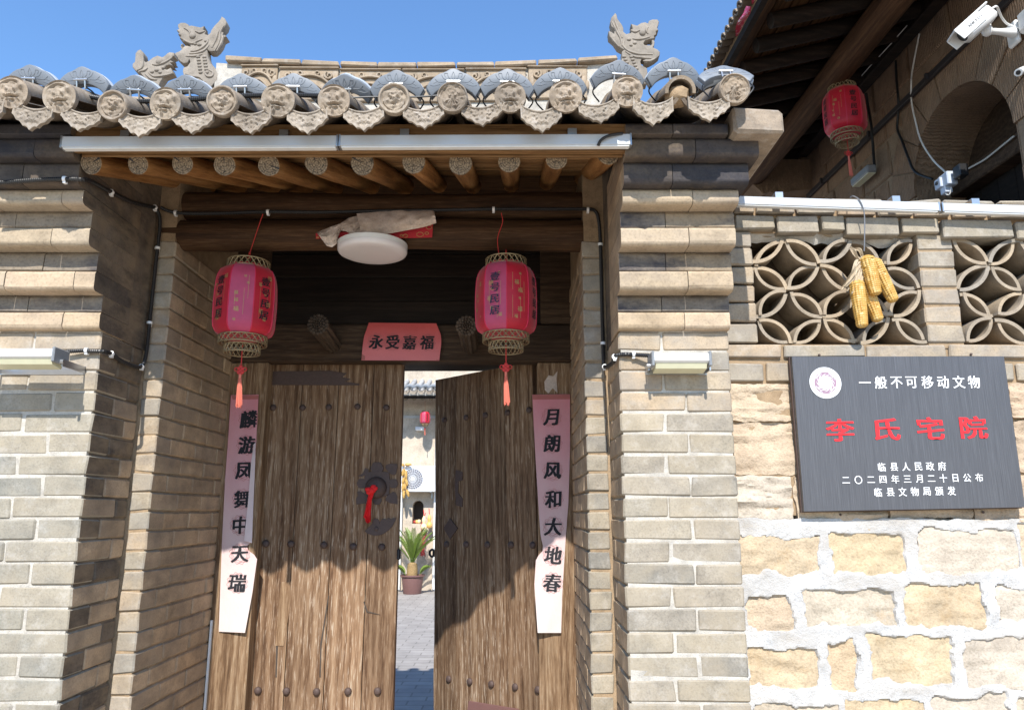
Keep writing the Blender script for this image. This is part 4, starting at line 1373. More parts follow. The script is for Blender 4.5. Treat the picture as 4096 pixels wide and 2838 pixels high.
for yy in (190, 808, 1470):
    for x in ((95, 198, 290, 395, 498), (105, 198, 300, 412, 515), (115, 215, 318, 432, 540))[(190, 808, 1470).index(yy)]:
        o = link('stud', STUD, dr)
        o.location = PD(1700 + .838 * x, 1500 + .838 * (yy + (x - 300) * (.01 if yy == 808 else .12 if yy == 1470 else -.12)), -.0)
        o.rotation_euler = (0, RND.uniform(0, 3), 0)
        if yy == 190: o.scale = (.92,) * 3
def pdp(pts): return [(lambda q: (q.x, q.z))(PD(1700 + .838 * x, 1500 + .838 * y)) for x, y in pts]
mb = MB(); mb.prism(pdp([(92, 730), (122, 682), (158, 730), (122, 782)]), -.035, -.027, .001)
obj('keyhole_plate', mb, M['iron'], dr, world=False)
mb = MB(); mb.prism(pdp([(150, 452), (182, 462), (180, 500), (162, 506), (160, 560), (182, 590), (180, 628), (150, 620), (145, 520)]), -.034, -.027, .001)
obj('hook_plate', mb, M['iron'], dr, world=False)
mb = MB(); mb.prism(pdp([(205, 1600), (212, 1552), (450, 1590), (460, 1660), (205, 1660)]), -.036, -.027, .002)
obj('kick_strip', mb, M['pot'], dr, world=False)
mb = MB(); h0 = PD(1766, 2212)
mb.box(-.83, -.788, -.012, .0, h0.z - .020, h0.z + .020, .006)
mb.tube([(-.834 + .022 * cos(a * pi / 8), -.006, h0.z + .022 * sin(a * pi / 8)) for a in range(17)], .008, 6)
obj('hasp', mb, M['cast_hinge'], dr, world=False)

# ================================================================== paper couplets
def couplet(name, label, s_, ox, oy, Lp, Rp, chars, Y, mat, band, medal_r, gs, lift, wide=False):
    c0 = P(ox + Lp[-1][0] * s_, oy + Lp[-1][1] * s_, Y)
    t = thing(name, label, 'paper banner', c0, 'spring couplets on the doorway')
    nu = 40 if not wide else 12
    seed = len(label)
    def yd(u, v): return -.004 - lift(u, v) + .005 * fnoise(u * 3 + v * 2, v * 9, seed)
    mb = MB()
    mb.grid(two_edge(mb, Lp, Rp, lambda x, y, d: P(ox + x * s_, oy + y * s_, Y + d), nu, yd), 10 if not wide else 30, nu)
    obj('sheet', mb, M[mat], t, True)
    def surf_y(x, y):
        v = (y - Lp[0][1]) / (Lp[-1][1] - Lp[0][1])
        return Y - .004 - lift(.5, v) - .0075
    rg = MB()
    for k, (ch, x, y) in enumerate(chars):
        mb = MB()
        yy = surf_y(x, y)
        c = P(ox + x * s_, oy + y * s_, yy)
        mpp = c.y / ray(ox + x * s_, oy + y * s_)[1] / FPX
        def on_paper(a, b, x=x, y=y, c=c, mpp=mpp, lift_=.0024):
            qx, qy = x + a / mpp / s_, y - b / mpp / s_
            def edge(pl_):
                for (xa, ya), (xb, yb) in zip(pl_, pl_[1:]):
                    if ya <= qy <= yb: return xa + (xb - xa) * (qy - ya) / max(yb - ya, 1e-6)
                return pl_[-1][0]
            l_, r_ = edge(Lp), edge(Rp)
            u_, v_ = min(max((qx - l_) / (r_ - l_), 0), 1), (qy - Lp[0][1]) / (Lp[-1][1] - Lp[0][1])
            return P(ox + qx * s_, oy + qy * s_, Y + yd(u_, v_) - lift_)
        put_glyph(mb, ch, on_paper, gs[0], gs[1], .052, .10, RND.uniform(-.03, .06), .012, k)
        obj('character', mb, M['ink'], t)
        if medal_r:
            for j, (rad, am, fq) in enumerate(((1.0, .07, 12), (.86, .05, 9), (.72, .08, 7))):
                n = 72
                inn, outp = [], []
                for q_ in range(n + 1):
                    a = 2 * pi * q_ / n
                    r = medal_r * rad * (1 + am * sin(fq * a + k))
                    inn.append(on_paper((r - .0009) * cos(a), (r - .0009) * sin(a), lift_=.0012))
                    outp.append(on_paper((r + .0009) * cos(a), (r + .0009) * sin(a), lift_=.0012))
                rg.add(inn + outp, [[i, i + 1, n + 2 + i, n + 1 + i] for i in range(n)])
    if medal_r: obj('cloud_print', rg, M['red_print'], t)['kind'] = 'stuff'
    if band:
        mb = MB()
        for (L_, R_) in band:
            mb.grid(two_edge(mb, L_, R_, lambda x, y, d: P(ox + x * s_, oy + y * s_, Y - .008 + d), 3, lambda u, v: -lift(.5, 0) + .002), 8, 3)
        obj('border_print', mb, M['red_print'], t)['kind'] = 'stuff'
    return t
tl = couplet('couplet_strip', 'torn vertical couplet strip on the left post reading 麟游凤舞中天瑞', .838, 850, 1500,
        [(88, 95), (75, 300), (60, 500), (45, 800), (30, 1222)], [(220, 92), (212, 250), (205, 400), (191, 720), (190, 795), (163, 806), (161, 828), (214, 866), (190, 1040), (155, 1228)],
        [('麟', 172, 210), ('游', 163, 333), ('凤', 150, 455), ('舞', 143, 590), ('中', 132, 715), ('天', 130, 852), ('瑞', 118, 990)], 4.297, 'paper_long',
        [([(89, 97), (88, 116)], [(219, 95), (218, 114)])], .055, (.098, .104), lambda u, v: .004 + .03 * max(0, v - .55) * u)
mb = MB()
mb.grid(two_edge(mb, [(196, 330), (184, 420), (170, 600), (150, 790)], [(206, 320), (203, 430), (194, 640), (188, 800)], lambda x, y, d: P(850 + .838 * x, 1500 + .838 * y, 4.281 + d), 14, lambda u, v: -.012 * u), 4, 14)
obj('folded_edge', mb, M['fold'], tl, True)
couplet('couplet_strip', 'vertical couplet strip on the right post reading 月朗风和大地春', .838, 1700, 1500,
        [(512, 92), (525, 350), (540, 600), (552, 770), (568, 830), (530, 872), (522, 1000), (538, 1228)], [(692, 90), (692, 350), (685, 600), (670, 800), (655, 1050), (650, 1228)],
        [('月', 603, 200), ('朗', 607, 325), ('风', 610, 455), ('和', 612, 590), ('大', 612, 722), ('地', 612, 858), ('春', 608, 990)], 4.297, 'paper_long',
        [([(513, 93), (514, 116)], [(691, 91), (691, 114)])], .055, (.098, .104), lambda u, v: .004 + .05 * max(0, v - .55) * (1 - u) + .02 * max(0, v - .6))
couplet('banner_sheet', 'short horizontal red banner on the lintel reading 永受嘉福', .5952, 800, 750,
        [(1135, 907), (1102, 1000), (1092, 1070), (1085, 1160)], [(1588, 912), (1618, 985), (1622, 1040), (1608, 1162)],
        [('永', 1185, 1035), ('受', 1295, 1037), ('嘉', 1408, 1040), ('福', 1525, 1040)], 4.278, 'paper_wide',
        [([(1133, 925), (1100, 1005), (1086, 1155)], [(1142, 925), (1118, 1005), (1108, 1157)]), ([(1586, 930), (1604, 1000), (1588, 1158)], [(1594, 930), (1620, 1000), (1606, 1160)])], .048, (.082, .085), lambda u, v: .006 + .012 * sin(pi * v) + .004 * sin(u * 14), True)
# scraps of an older sheet above the right strip
mb = MB()
mb.prism(pxp([(570, 30), (590, 0), (612, 5), (632, -20), (628, 15), (632, 85), (610, 60), (590, 86), (572, 70)], .838, 1700, 1500, 4.294), 4.2945, 4.2985)
single('paper_scrap', mb, M['paper_back'], 'torn scrap of white paper above the right couplet strip', 'paper scrap')

# peeling posters on the lower beam
ps = 520 / 2304
pz = thing('peeling_poster', 'peeling poster curling off the beam, stained white back and red face', 'poster', P(1500, 960, 3.45))
def fold_sheet(T, B, Yf, yd, mat, nm, nu=24, nv=8):
    T2, B2 = resample_n(T, nu), resample_n(B, nu)
    def g(u, v):
        i = min(int(round(u * nu)), nu)
        x, y = T2[i][0] + (B2[i][0] - T2[i][0]) * v, T2[i][1] + (B2[i][1] - T2[i][1]) * v
        return P(1240 + x * ps, 820 + y * ps, Yf + yd(u, v))
    mb = MB(); mb.grid(g, nu, nv)
    return obj(nm, mb, M[mat], pz, True)
fold_sheet([(825, 150), (1300, 110), (1800, 80), (2190, 85), (2205, 130)], [(905, 500), (1200, 545), (1600, 470), (2000, 395), (2240, 320)], 3.455, lambda u, v: -.03 * sin(pi * v) - .012 * v + .018 * fnoise(u * 9, v * 4 + u * 5, 3), 'paper_back', 'loose_sheet', 48, 14)
fold_sheet([(120, 485), (330, 400), (530, 330), (690, 225), (835, 190)], [(125, 500), (300, 725), (390, 748), (480, 680), (500, 560), (545, 450), (640, 465), (800, 558), (905, 495)], 3.458, lambda u, v: -.022 * sin(pi * v) - .028 * v * (1 - u) + .022 * fnoise(u * 9 + v * 4, v * 4, 5), 'paper_back', 'curled_sheet', 48, 14)
fold_sheet([(100, 500), (420, 480), (900, 470), (1500, 420), (2180, 340)], [(105, 600), (420, 590), (900, 590), (1500, 592), (2165, 575)], 3.4700, lambda u, v: -.002 * sin(9 * u), 'paper_red', 'red_face')
mb = MB()
for (x, y, r) in ((1690, 545, 42), (1620, 540, 26), (1950, 520, 60), (2070, 500, 34), (2110, 395, 50), (140, 570, 20)):
    c = P(1240 + x * ps, 820 + y * ps, 3.4640); rr = r * ps * .00122
    mb.tube([(c.x + rr * cos(a * pi / 8) * (1 + .2 * sin(3 * a)), c.y, c.z + rr * .7 * sin(a * pi / 8)) for a in range(17)], .0012, 5)
obj('gilt_print', mb, M['gilt'], pz)['kind'] = 'stuff'

# opal disc lamp under the lower beam
t = thing('disc_lamp', 'round white opal ceiling lamp under the lower beam', 'ceiling lamp', (0, 0, 0))
c = Vector((P(1490, 1010, 3.5).x, 3.50, 2.853)); t.location = c; ROOTS[t.name] = c
mb = MB(); mb.lathe([(0, 0), (.12, .0005), (.155, .003), (.166, .008), (.1715, .018), (.172, .030)], 56, c)
obj('diffuser', mb, M['lamp_disc'], t, True)
mb = MB(); mb.lathe([(.172, .0305), (.1725, .052), (.166, .056), (0, .056)], 56, c)
obj('housing', mb, M['white'], t, True)

# ================================================================== lanterns
def lr(z):
    az = abs(z)
    zc, zm = (.075, .172) if z > 0 else (.11, .172)
    if az < zc: return .150 - .003 * (az / zc) ** 2
    k = min((az - zc) / (zm - zc), 1)
    return .102 + .045 * sqrt(max(1 - k * k, 0))
def lattice_ring(mb, r, z0, z1, n=22):
    for zz in (z0, z1):
        mb.tube([(r * cos(2 * pi * k / 32), r * sin(2 * pi * k / 32), zz) for k in range(33)], .0035, 5, False)
    for k in range(n):
        for s_ in (1, -1):
            a0, a1 = 2 * pi * k / n, 2 * pi * (k + s_ * 1.0) / n
            mb.tube([(r * cos(a0), r * sin(a0), z0), (r * cos((a0 + a1) / 2), r * sin((a0 + a1) / 2), (z0 + z1) / 2), (r * cos(a1), r * sin(a1), z1)], .0026, 4, False)
def lantern(label, loc, rot, pink, texts, golds, wire, sc=1.0, text_mat='ink', tip=None):
    t = thing('red_lantern', label, 'lantern', loc, 'red palace lanterns')
    t.scale = (sc,) * 3
    if tip: t.rotation_euler = tip
    c8 = cos(pi / 8)
    for k in range(8):
        ph = rot + k * pi / 4
        nrm, tan = Vector((cos(ph), sin(ph), 0)), Vector((-sin(ph), cos(ph), 0))
        mb = MB()
        def g(u, v):
            z = -.172 + .344 * v
            z = z if 0 < v < 1 else z
            w = (u - .5) * 2 * tan_half
            r = lr(z) * c8
            return nrm * (r + .006 * (1 - (2 * u - 1) ** 2)) + tan * (w * r) + Vector((0, 0, z))
        tan_half = math.tan(pi / 8)
        mb.grid(g, 4, 22)
        pa = obj('panel', mb, M['lantern_pink' if k in pink else 'lantern'], t, 'all', world=False)
        if k in texts:
            for j, ch in enumerate('壹号民居'):
                tm = MB()
                zc = .084 - j * .056
                put_glyph(tm, ch, lambda a, b: nrm * (lr(zc + b) * c8 + .0095) + tan * a + Vector((0, 0, zc + b)), .052, .046, .030, .1, .02, .01, j)
                obj('character', tm, M[texts[k]], pa, world=False)
        if k in golds:
            gm = MB()
            rr = random.Random(k * 7 + int(rot * 10))
            for j in range(6):
                zc, xc = .10 - j * .042 + rr.uniform(-.008, .008), rr.uniform(-.034, .034)
                s_ = rr.choice((.020, .026, .014))
                put_glyph(gm, '福', lambda a, b: nrm * (lr(zc + b) * c8 + .0085) + tan * (xc + a) + Vector((0, 0, zc + b)), s_, s_, .0)
            for xx in (-.028, .012, .03):
                z0, z1 = rr.uniform(-.13, 0), rr.uniform(.02, .12)
                gm.add([nrm * (lr(z) * c8 + .0085) + tan * (xx + dx) + Vector((0, 0, z)) for z in (z0, z1) for dx in (-.0006, .0006)], [(0, 1, 3, 2)])
            obj('gilt_print', gm, M['gilt'], pa, world=False)['kind'] = 'stuff'
        pe = ph + pi / 8
        mb = MB(); mb.tube([(lr(z) * cos(pe), lr(z) * sin(pe), z) for z in [-.172 + .344 * q / 18 for q in range(19)]], .0028, 5)
        obj('seam', mb, M['lantern_seam'], t, True, world=False)
    mb = MB(); lattice_ring(mb, .100, .172, .210); obj('collar', mb, M['gold'], t, world=False)
    mb = MB(); lattice_ring(mb, .112, -.172, -.208); obj('collar', mb, M['gold'], t, world=False)
    mb = MB(); lattice_ring(mb, .083, -.214, -.252); obj('collar', mb, M['gold'], t, world=False)
    mb = MB(); mb.lathe([(.098, .176), (.098, .180), (.02, .182), (0, .182)], 20); obj('end_disc', mb, M['lantern'], t, world=False)
    mb = MB(); mb.lathe([(0, -.178), (.105, -.176), (.105, -.172)], 20); obj('end_disc', mb, M['lantern'], t, world=False)
    mb = MB(); mb.tube([(0, 0, -.17), (.001, 0, -.31)], .0028, 6); obj('cord', mb, M['red_cord'], t, world=False)
    mb = MB()
    for (dx, dz) in ((0, 0), (-.009, .009), (.009, .009), (0, .018), (-.009, -.009), (.009, -.009), (0, -.018)):
        mb.blob((dx, 0, -.335 + dz), (.009, .006, .009), 8, 6)
    for s_ in (-1, 1):
        mb.tube([(s_ * (.020 + .009 * cos(a * pi / 5)), 0, -.330 + .009 * sin(a * pi / 5)) for a in range(11)], .0025, 5)
    obj('knot', mb, M['red_cord'], t, True, world=False)
    mb = MB()
    mb.tube([(0, 0, -.355), (0, 0, -.375)], .0065, 8)
    for k in range(26):
        a = k * 2.4; r = sqrt((k + .5) / 26)
        mb.tube([(.005 * r * cos(a), .005 * r * sin(a), -.372), (.010 * r * cos(a) + .002, .010 * r * sin(a), -.42), (.014 * r * cos(a) + .006, .013 * r * sin(a), -.51 + .01 * r * sin(k))], [.0016, .0022, .0018], 4)
    obj('tassel', mb, M['tassel'], t, world=False)
    mb = MB(); mb.tube(catmull([Vector(w) - Vector(loc) for w in wire], 6), .0022, 6)
    for k in range(3):
        z0 = .19 + k * .024
        mb.tube([(.006 * cos(a * pi / 5) * (1 if k % 2 else .3), .006 * cos(a * pi / 5) * (.3 if k % 2 else 1), z0 + .014 + .014 * sin(a * pi / 5)) for a in range(11)], .0015, 4)
    o_ = obj('hanging_wire', mb, M['red_cord'], t, world=False)
    return t
c1 = P(983, 1212, 3.50)
lantern('red lantern hanging left of the door, lettered on two panels', c1, -pi / 2 + .20 + .0, (0,), {7: 'ink', 1: 'ink'}, (0, 7, 1), [c1 + Vector((-.02, 0, .18)), P(1003, 1000, 3.49), P(1036, 900, 3.455), P(1052, 856, 3.45)])
c2 = P(2024, 1203, 3.50)
lantern('red lantern hanging right of the door, lettered in dark blue', c2, -pi / 2 + .42 - pi / 4, (0, ), {0: 'ink_soft', 2: 'ink', 6: 'ink'}, (0, 1, 7), [c2 + Vector((-.025, 0, .18)), P(1990, 960, 3.49), P(2010, 890, 3.455), P(2005, 852, 3.45)])

# ================================================================== light bars, flood lamps, conduits
def lightbar(label, a, b, h, d, group):
    a, b = Vector(a), Vector(b)
    t = thing('light_bar', label, 'light bar', (a + b) / 2, group)
    ax = (b - a).normalized()
    yv = Vector((0, 1, 0)); zv = Vector((0, 0, 1))
    def bar(y0, y1, z0, z1, e=0):
        mb = MB(); mb.box(-e, (b - a).length + e, y0, y1, z0, z1, .002)
        mb.v = [tuple(a + ax * x + yv * y + zv * z) for x, y, z in mb.v]
        return mb
    obj('shell', bar(0, d, -h / 2, h / 2), M['bar_metal'], t)
    obj('lens', bar(.004, d - .004, -h / 2 - .006, -h / 2 + .001, -.006), M['bar_lens'], t)
    for e in (a, b):
        mb = MB()
        mb.box(e.x - .0035, e.x + .0035, e.y - .002, e.y + d + .002, e.z - h / 2 - .003, e.z + h / 2 + .003, .001)
        obj('end_cap', mb, M['galv'], t)
    for f in (.22, .8):
        mb = MB()
        q = a + (b - a) * f
        mb.box(q.x - .018, q.x + .018, q.y + d * .4, q.y + d * .4 + .003, q.z + h / 2, q.z + h / 2 + .03)
        mb.box(q.x - .018, q.x + .018, q.y + d * .4, q.y + d * .4 + .05, q.z + h / 2 + .03, q.z + h / 2 + .033)
        obj('mounting_bracket', mb, M['galv'], t)
    return t
lightbar('long grey light bar under the left half of the gate eave', P(244, 566, 2.698), P(1348, 562, 2.698), .046, .034, 'light bars under the gate eave')
lightbar('long grey light bar under the right half of the gate eave', P(1358, 561, 2.698), P(2524, 556, 2.698), .046, .034, 'light bars under the gate eave')

def floodlamp(label, x0, x1, yw, yf, zt, zb, bracket_side):
    t = thing('flood_lamp', label, 'flood lamp', ((x0 + x1) / 2, yw, zb), 'flood lamps on the brick piers')
    mb = MB()
    prof = [(yf, zt - .008), (yf + .02, zt), (yf + .10, zt + .002), (yf + .10, zt - .02), (yf + .088, zb + .012), (yf + .012, zb + .026), (yf, zb + .034)]
    n = len(prof); V = [(x, y, z) for x in (x0, x1) for (y, z) in prof]
    F = [[k, (k + 1) % n, n + (k + 1) % n, n + k] for k in range(n)] + [list(range(n))[::-1], [n + k for k in range(n)]]
    mb.add(V, F)
    obj('housing', mb, M['white'], t)
    mb = MB()
    V = [(x, y, z) for x in (x0 + .012, x1 - .012) for (y, z) in ((yf + .010, zb + .026), (yf + .022, zb + .004), (yf + .084, zb - .006), (yf + .09, zb + .013))]
    mb.add(V, [(0, 1, 5, 4), (1, 2, 6, 5), (2, 3, 7, 6), (3, 0, 4, 7), (3, 2, 1, 0), (4, 5, 6, 7)])
    obj('lens', mb, M['offwhite'], t)
    for xe in (x0, x1):
        mb = MB(); mb.box(xe - .006, xe + .006, yf - .004, yf + .103, zb + .010, zt + .004, .004)
        obj('end_cap', mb, M['grey_plastic'], t)
    mb = MB()
    for xe in (x0 - .010, x1 + .010):
        mb.box(xe - .003, xe + .003, yf + .05, yw, zb + .002, zb + .030)
    mb.box(x0 - .013, x1 + .013, yw - .004, yw + .002, zb - .004, zb + .032)
    obj('bracket', mb, M['galv'], t)
    mb = MB()
    xe = x0 if bracket_side < 0 else x1
    mb.tube([(xe - .02, yf + .045, zb + .02), (xe + .02, yf + .045, zb + .02)], .009, 10)
    obj('pivot_screw', mb, M['galv'], t, True)
    return t
a, b = P(2610, 1408, 2.985), P(2838, 1408, 2.985)
floodlamp('white LED flood lamp on the right brick pier', a.x, b.x, YF - .002, 2.975, a.z, a.z - .070, -1)
a, b = P(-110, 1392, 2.90), P(225, 1392, 2.90)
floodlamp('white LED flood lamp on the left brick pier, cut by the photo edge', a.x, b.x, YF - .002, 2.885, a.z, a.z - .068, 1)

def conduit(name, label, paths, clips, r=.0095):
    t = thing(name, label, 'conduit', paths[0][0])
    for pth in paths:
        mb = MB(); corrugated(mb, catmull(pth, 8), r)
        obj('tube', mb, M['black'], t, True)
    for (c, d) in clips:
        c = Vector(c); d = Vector(d).normalized()
        up = Vector((0, 0, 1)) if abs(d.z) < .8 else Vector((1, 0, 0))
        s_ = d.cross(up).normalized(); u_ = s_.cross(d)
        mb = MB()
        for w in (-.006, 0, .006):
            pass
        mb.tube([c + d * -.006, c + d * .006], r * 1.32, 10)
        mb.box(c.x - .006, c.x + .006, c.y - .004, c.y + .012, c.z - .017, c.z - .006)
        obj('clip', mb, M['clip'], t, True)
    return t
XA = XL1 + .016
f1 = 2.775
conduit('corrugated_conduit', 'black corrugated conduit clipped across the left pier and down its inner corner', [
    [Q(-40, 414, f1), Q(40, 408, f1), Q(100, 404, f1), Q(150, 403, f1), Q(185, 404, f1 + .005), QX(205, 408, XA), QX(250, 432, XA), QX(300, 455, XA), QX(350, 467, XA)],
    [QX(352, 470, XA), (XA + .004, 3.445, Q(356, 500, 3.44).z), (XA + .004, 3.445, Q(350, 600, 3.44).z), (XA + .004, 3.445, Q(340, 700, 3.44).z), (XA + .004, 3.445, Q(330, 790, 3.44).z), (XA + .002, 3.42, Q(322, 824, 3.44).z),
     QX(300, 822, XA - .002), QX(275, 812, XA - .002), QX(250, 795, XA - .002), (XL1 + .014, 3.09, Q(228, 790, 3.09).z), (XL1 - .04, 3.082, Q(215, 789, 3.08).z), Q(190, 788, 3.082), Q(150, 790, 3.075)]],
    [(Q(146, 403, f1), (1, 0, 0)), (QX(250, 432, XA), (0, 1, -.3)), (QX(348, 466, XA), (0, 1, -.2)), ((XA + .004, 3.445, Q(354, 557, 3.44).z), (0, 0, 1)), ((XA + .004, 3.445, Q(342, 725, 3.44).z), (0, 0, 1)), (QX(318, 824, XA), (0, 1, 0)), (QX(250, 795, XA - .002), (0, 1, -.6)), (Q(195, 788, 3.082), (1, 0, 0))])
XB = XR1 - .016
yb_ = 3.462
conduit('corrugated_conduit', 'black conduit along the beams and down beside the right pier', [
    [(XA, 3.44, Q(352, 466, 3.44).z)] + [Q(u, v, yb_) for u, v in ((395, 478), (480, 480), (600, 476), (720, 477), (860, 474), (1000, 472), (1110, 470), (1230, 470), (1310, 470), (1338, 474))] + [(XB - .006, 3.452, Q(1352, 500, 3.45).z), (XB - .002, 3.448, Q(1357, 560, 3.45).z), (XB - .002, 3.448, Q(1361, 680, 3.45).z), (XB - .002, 3.448, Q(1366, 800, 3.45).z), (XB, 3.43, Q(1368, 826, 3.45).z),
     QX(1378, 815, XB), (XB + .002, 3.10, Q(1388, 800, 3.10).z), (XR1 + .03, 3.082, Q(1396, 796, 3.08).z), Q(1420, 797, 3.082), Q(1462, 799, 3.06)]],
    [(Q(395, 478, yb_), (1, 0, 0)), (Q(603, 476, yb_), (1, 0, 0)), (Q(1110, 470, yb_), (1, 0, 0)), (Q(1322, 471, yb_), (1, 0, 0)), ((XB - .002, 3.448, Q(1357, 550, 3.45).z), (0, 0, 1)), ((XB - .002, 3.448, Q(1363, 772, 3.45).z), (0, 0, 1)), ((XB, 3.43, Q(1368, 826, 3.45).z), (0, 1, 0)), ((XB + .002, 3.10, Q(1386, 802, 3.10).z), (0, 1, 0)), (Q(1425, 797, 3.082), (1, 0, 0))])
mb = MB(); mb.tube(catmull([Q(1400, 300, 2.695), Q(1370, 305, 2.685), Q(1352, 315, 2.688), Q(1345, 328, 2.70)], 6), .006, 8)
single('taped_cable_end', mb, M['black'], 'short dark taped cable end over the light bar by the right pier', 'cable', smooth=True)
# ================================================================== lattice wall to the right of the gate
YW = 3.30
lw = thing('courtyard_wall', 'low stone wall with tile lattice windows and white pointing right of the gate', 'wall', (2.0, 3.42, 0))
XW0, XW1 = XR0 + .001, 3.15
def wz(v, u=3500): return P(u, v, YW).z
def wx(u, v): return P(u, v, YW).x
zl0, zl1 = wz(1373), wz(929)
obj('mortar', MB().box(XW0, XW1, YW + .014, 3.56, wz(2060), zl0 - .002), M['mortar_tan'], lw)
obj('mortar', MB().box(XW0, XW1, YW + .05, 3.56, 0, wz(2060) - .0005), M['plaster'], lw)
obj('mortar', MB().box(XW0, XW1, YW + .012, 3.54, zl1 + .002, 3.03), M['mortar_tan'], lw)
def wbrick(u0, u1, v0, v1, mat, yf=YW, d=.12, fixed=None):
    vm = (v0 + v1) / 2
    x0, x1 = wx(u0, vm), wx(u1, vm)
    if fixed: x0, x1 = fixed
    z1, z0 = P((u0 + u1) / 2, v0, yf).z, P((u0 + u1) / 2, v1, yf).z
    brick(lw, x0, x1, yf, yf + d, z0, z1, mat, jit=.003, ch=.006)
c1x = lambda x: 2900 + .5191 * x
c1y = lambda y: 750 + .5191 * y
for (a, b, y0, y1) in ((60, 370, 202, 322), (385, 705, 208, 352), (722, 905, 214, 336), (912, 1322, 222, 366), (1338, 1630, 228, 352), (1650, 2205, 236, 388), (2215, 2420, 250, 392), (2430, 2800, 255, 398)):
    wbrick(c1x(a), c1x(b), c1y(y0), c1y(y1), 'brick_grey', YW - .028)
for (a, b) in ((60, 225), (232, 530), (540, 850), (860, 1150), (1160, 1440), (1450, 1730), (1740, 2010), (2020, 2420), (2430, 2800)):
    wbrick(c1x(a), c1x(b), c1y(118 + a * .022), c1y(196 + a * .022), 'brick_tan', YW - .012)
for (a, b) in ((-60, 440), (450, 1083), (1093, 1713), (1723, 2330), (2340, 2900)):
    wbrick(c1x(a), c1x(b), c1y(1207), c1y(1312), 'brick_tan')
c2x = lambda x: 2900 + .5191 * x
c2y = lambda y: 1350 + .5191 * y
for (a, b) in ((-40, 305), (315, 700), (710, 1200), (1210, 1800), (1810, 2235), (2245, 2700)):
    wbrick(c2x(a), c2x(b), c2y(192), c2y(338), 'brick_tan')
xp1, xp2, xp3 = 1.132, 1.905, 2.078
for (y0, y1) in ((330, 457), (460, 600), (606, 738), (745, 880), (886, 1034), (1045, 1196)):
    wbrick(2950, 3020, c1y(y0), c1y(y1), 'brick_tan', YW, .2, (XW0, xp1))
for (y0, y1) in ((358, 480), (488, 618), (626, 768), (776, 902), (910, 1046), (1054, 1200)):
    wbrick(3700, 3800, c1y(y0), c1y(y1), 'brick_tan', YW, .2, (xp2, xp3))
    wbrick(3700, 3800, c1y(y0), c1y(y1), 'brick_grey', YW, .2, (2.853, 3.02))
obj('mortar', MB().box(XW0, xp1 - .012, YW + .1, 3.52, zl0 - .02, zl1 + .02), M['mortar_tan'], lw)
obj('mortar', MB().box(xp2 + .006, xp3 - .006, YW + .008, 3.52, zl0 - .02, zl1 + .02), M['mortar_tan'], lw)
obj('lattice_shade_backing', MB().box(xp1 - .02, 3.0, YW + .225, YW + .28, zl0 - .02, zl1 + .02), M['brick_soot'], lw)  # added dark sheet; blocks the sky and stands in for shade behind the lattice
# lattice of half-round tiles set on edge
def arc_tile(chord, sag, th, depth):
    R = (chord * chord / 4 + sag * sag) / (2 * sag)
    ha = math.asin(chord / 2 / R)
    n = 10
    V, F = [], []
    for yi, y in enumerate((0, depth)):
        for k in range(n + 1):
            a = -ha + 2 * ha * k / n
            V.append((R * sin(a), y, R * cos(a) - (R - sag)))
        for k in range(n, -1, -1):
            a = -ha + 2 * ha * k / n
            V.append(((R - th) * sin(a), y, (R - th) * cos(a) - (R - sag)))
    m = 2 * (n + 1)
    for k in range(m):
        k2 = (k + 1) % m
        F.append([k, k2, m + k2, m + k][::-1])
    F += [list(range(m))[::-1], [m + k for k in range(m)]]
    F = [f[::-1] for f in F]
    mb = MB(); mb.add(V, F)
    return mb.mesh('lattice_tile', M['lattice'], True)
ncol, nrow = 5, 4
dxl, dzl = (xp2 - xp1) / ncol, .1265
chord = math.hypot(dxl, dzl)
AT = [arc_tile(chord - .006, .041, .016, .19), arc_tile(chord - .016, .046, .0145, .20), arc_tile(chord - .002, .037, .017, .18), arc_tile(chord - .026, .040, .015, .19)]
for (x0, x1, par) in ((xp1, xp2, 0), (xp3, 2.853, 1)):
    for r in range(nrow):
        for c in range(ncol):
            fall = (c + r + par) % 2 == 0
            xa, xb = x0 + c * dxl, x0 + (c + 1) * dxl
            za, zb_ = zl0 + r * dzl + (dzl if fall else 0), zl0 + r * dzl + (0 if fall else dzl)
            ang = atan2(zb_ - za, xb - xa)
            for s_ in (0, 1):
                o = link('lattice_tile', AT[RND.randrange(4)], lw)
                at(o, ((xa + xb) / 2 + RND.uniform(-.008, .008), YW + .012 + RND.uniform(-.012, .010), (za + zb_) / 2 + RND.uniform(-.007, .007) + (.002 if s_ == 0 else -.002)), (RND.uniform(-.03, .03), -ang + pi * s_ + RND.uniform(-.10, .10), RND.uniform(-.03, .03)))
    # rough mortar and broken tile under the coping
    for k in range(5):
        o = link('lattice_tile', AT[k % 3], lw)
        at(o, (x0 + .09 + k * .155, YW + .03, zl0 + nrow * dzl + .052), (0, pi + RND.uniform(-.3, .3), 0), (.7, .8, .8))
    mb = MB()
    def gm(u, v):
        x = x0 + (x1 - x0) * u
        z = zl1 + .004 - v * (.035 + .05 * max(0, fnoise(x * 9, 2, 3) + .2))
        return (x, YW + .02 + .02 * fnoise(x * 14, z * 14, 8) + .03 * v, z)
    mb.grid(gm, 40, 6, flip=True)
    obj('mortar_lumps', mb, M['mortar_white'], lw, True)

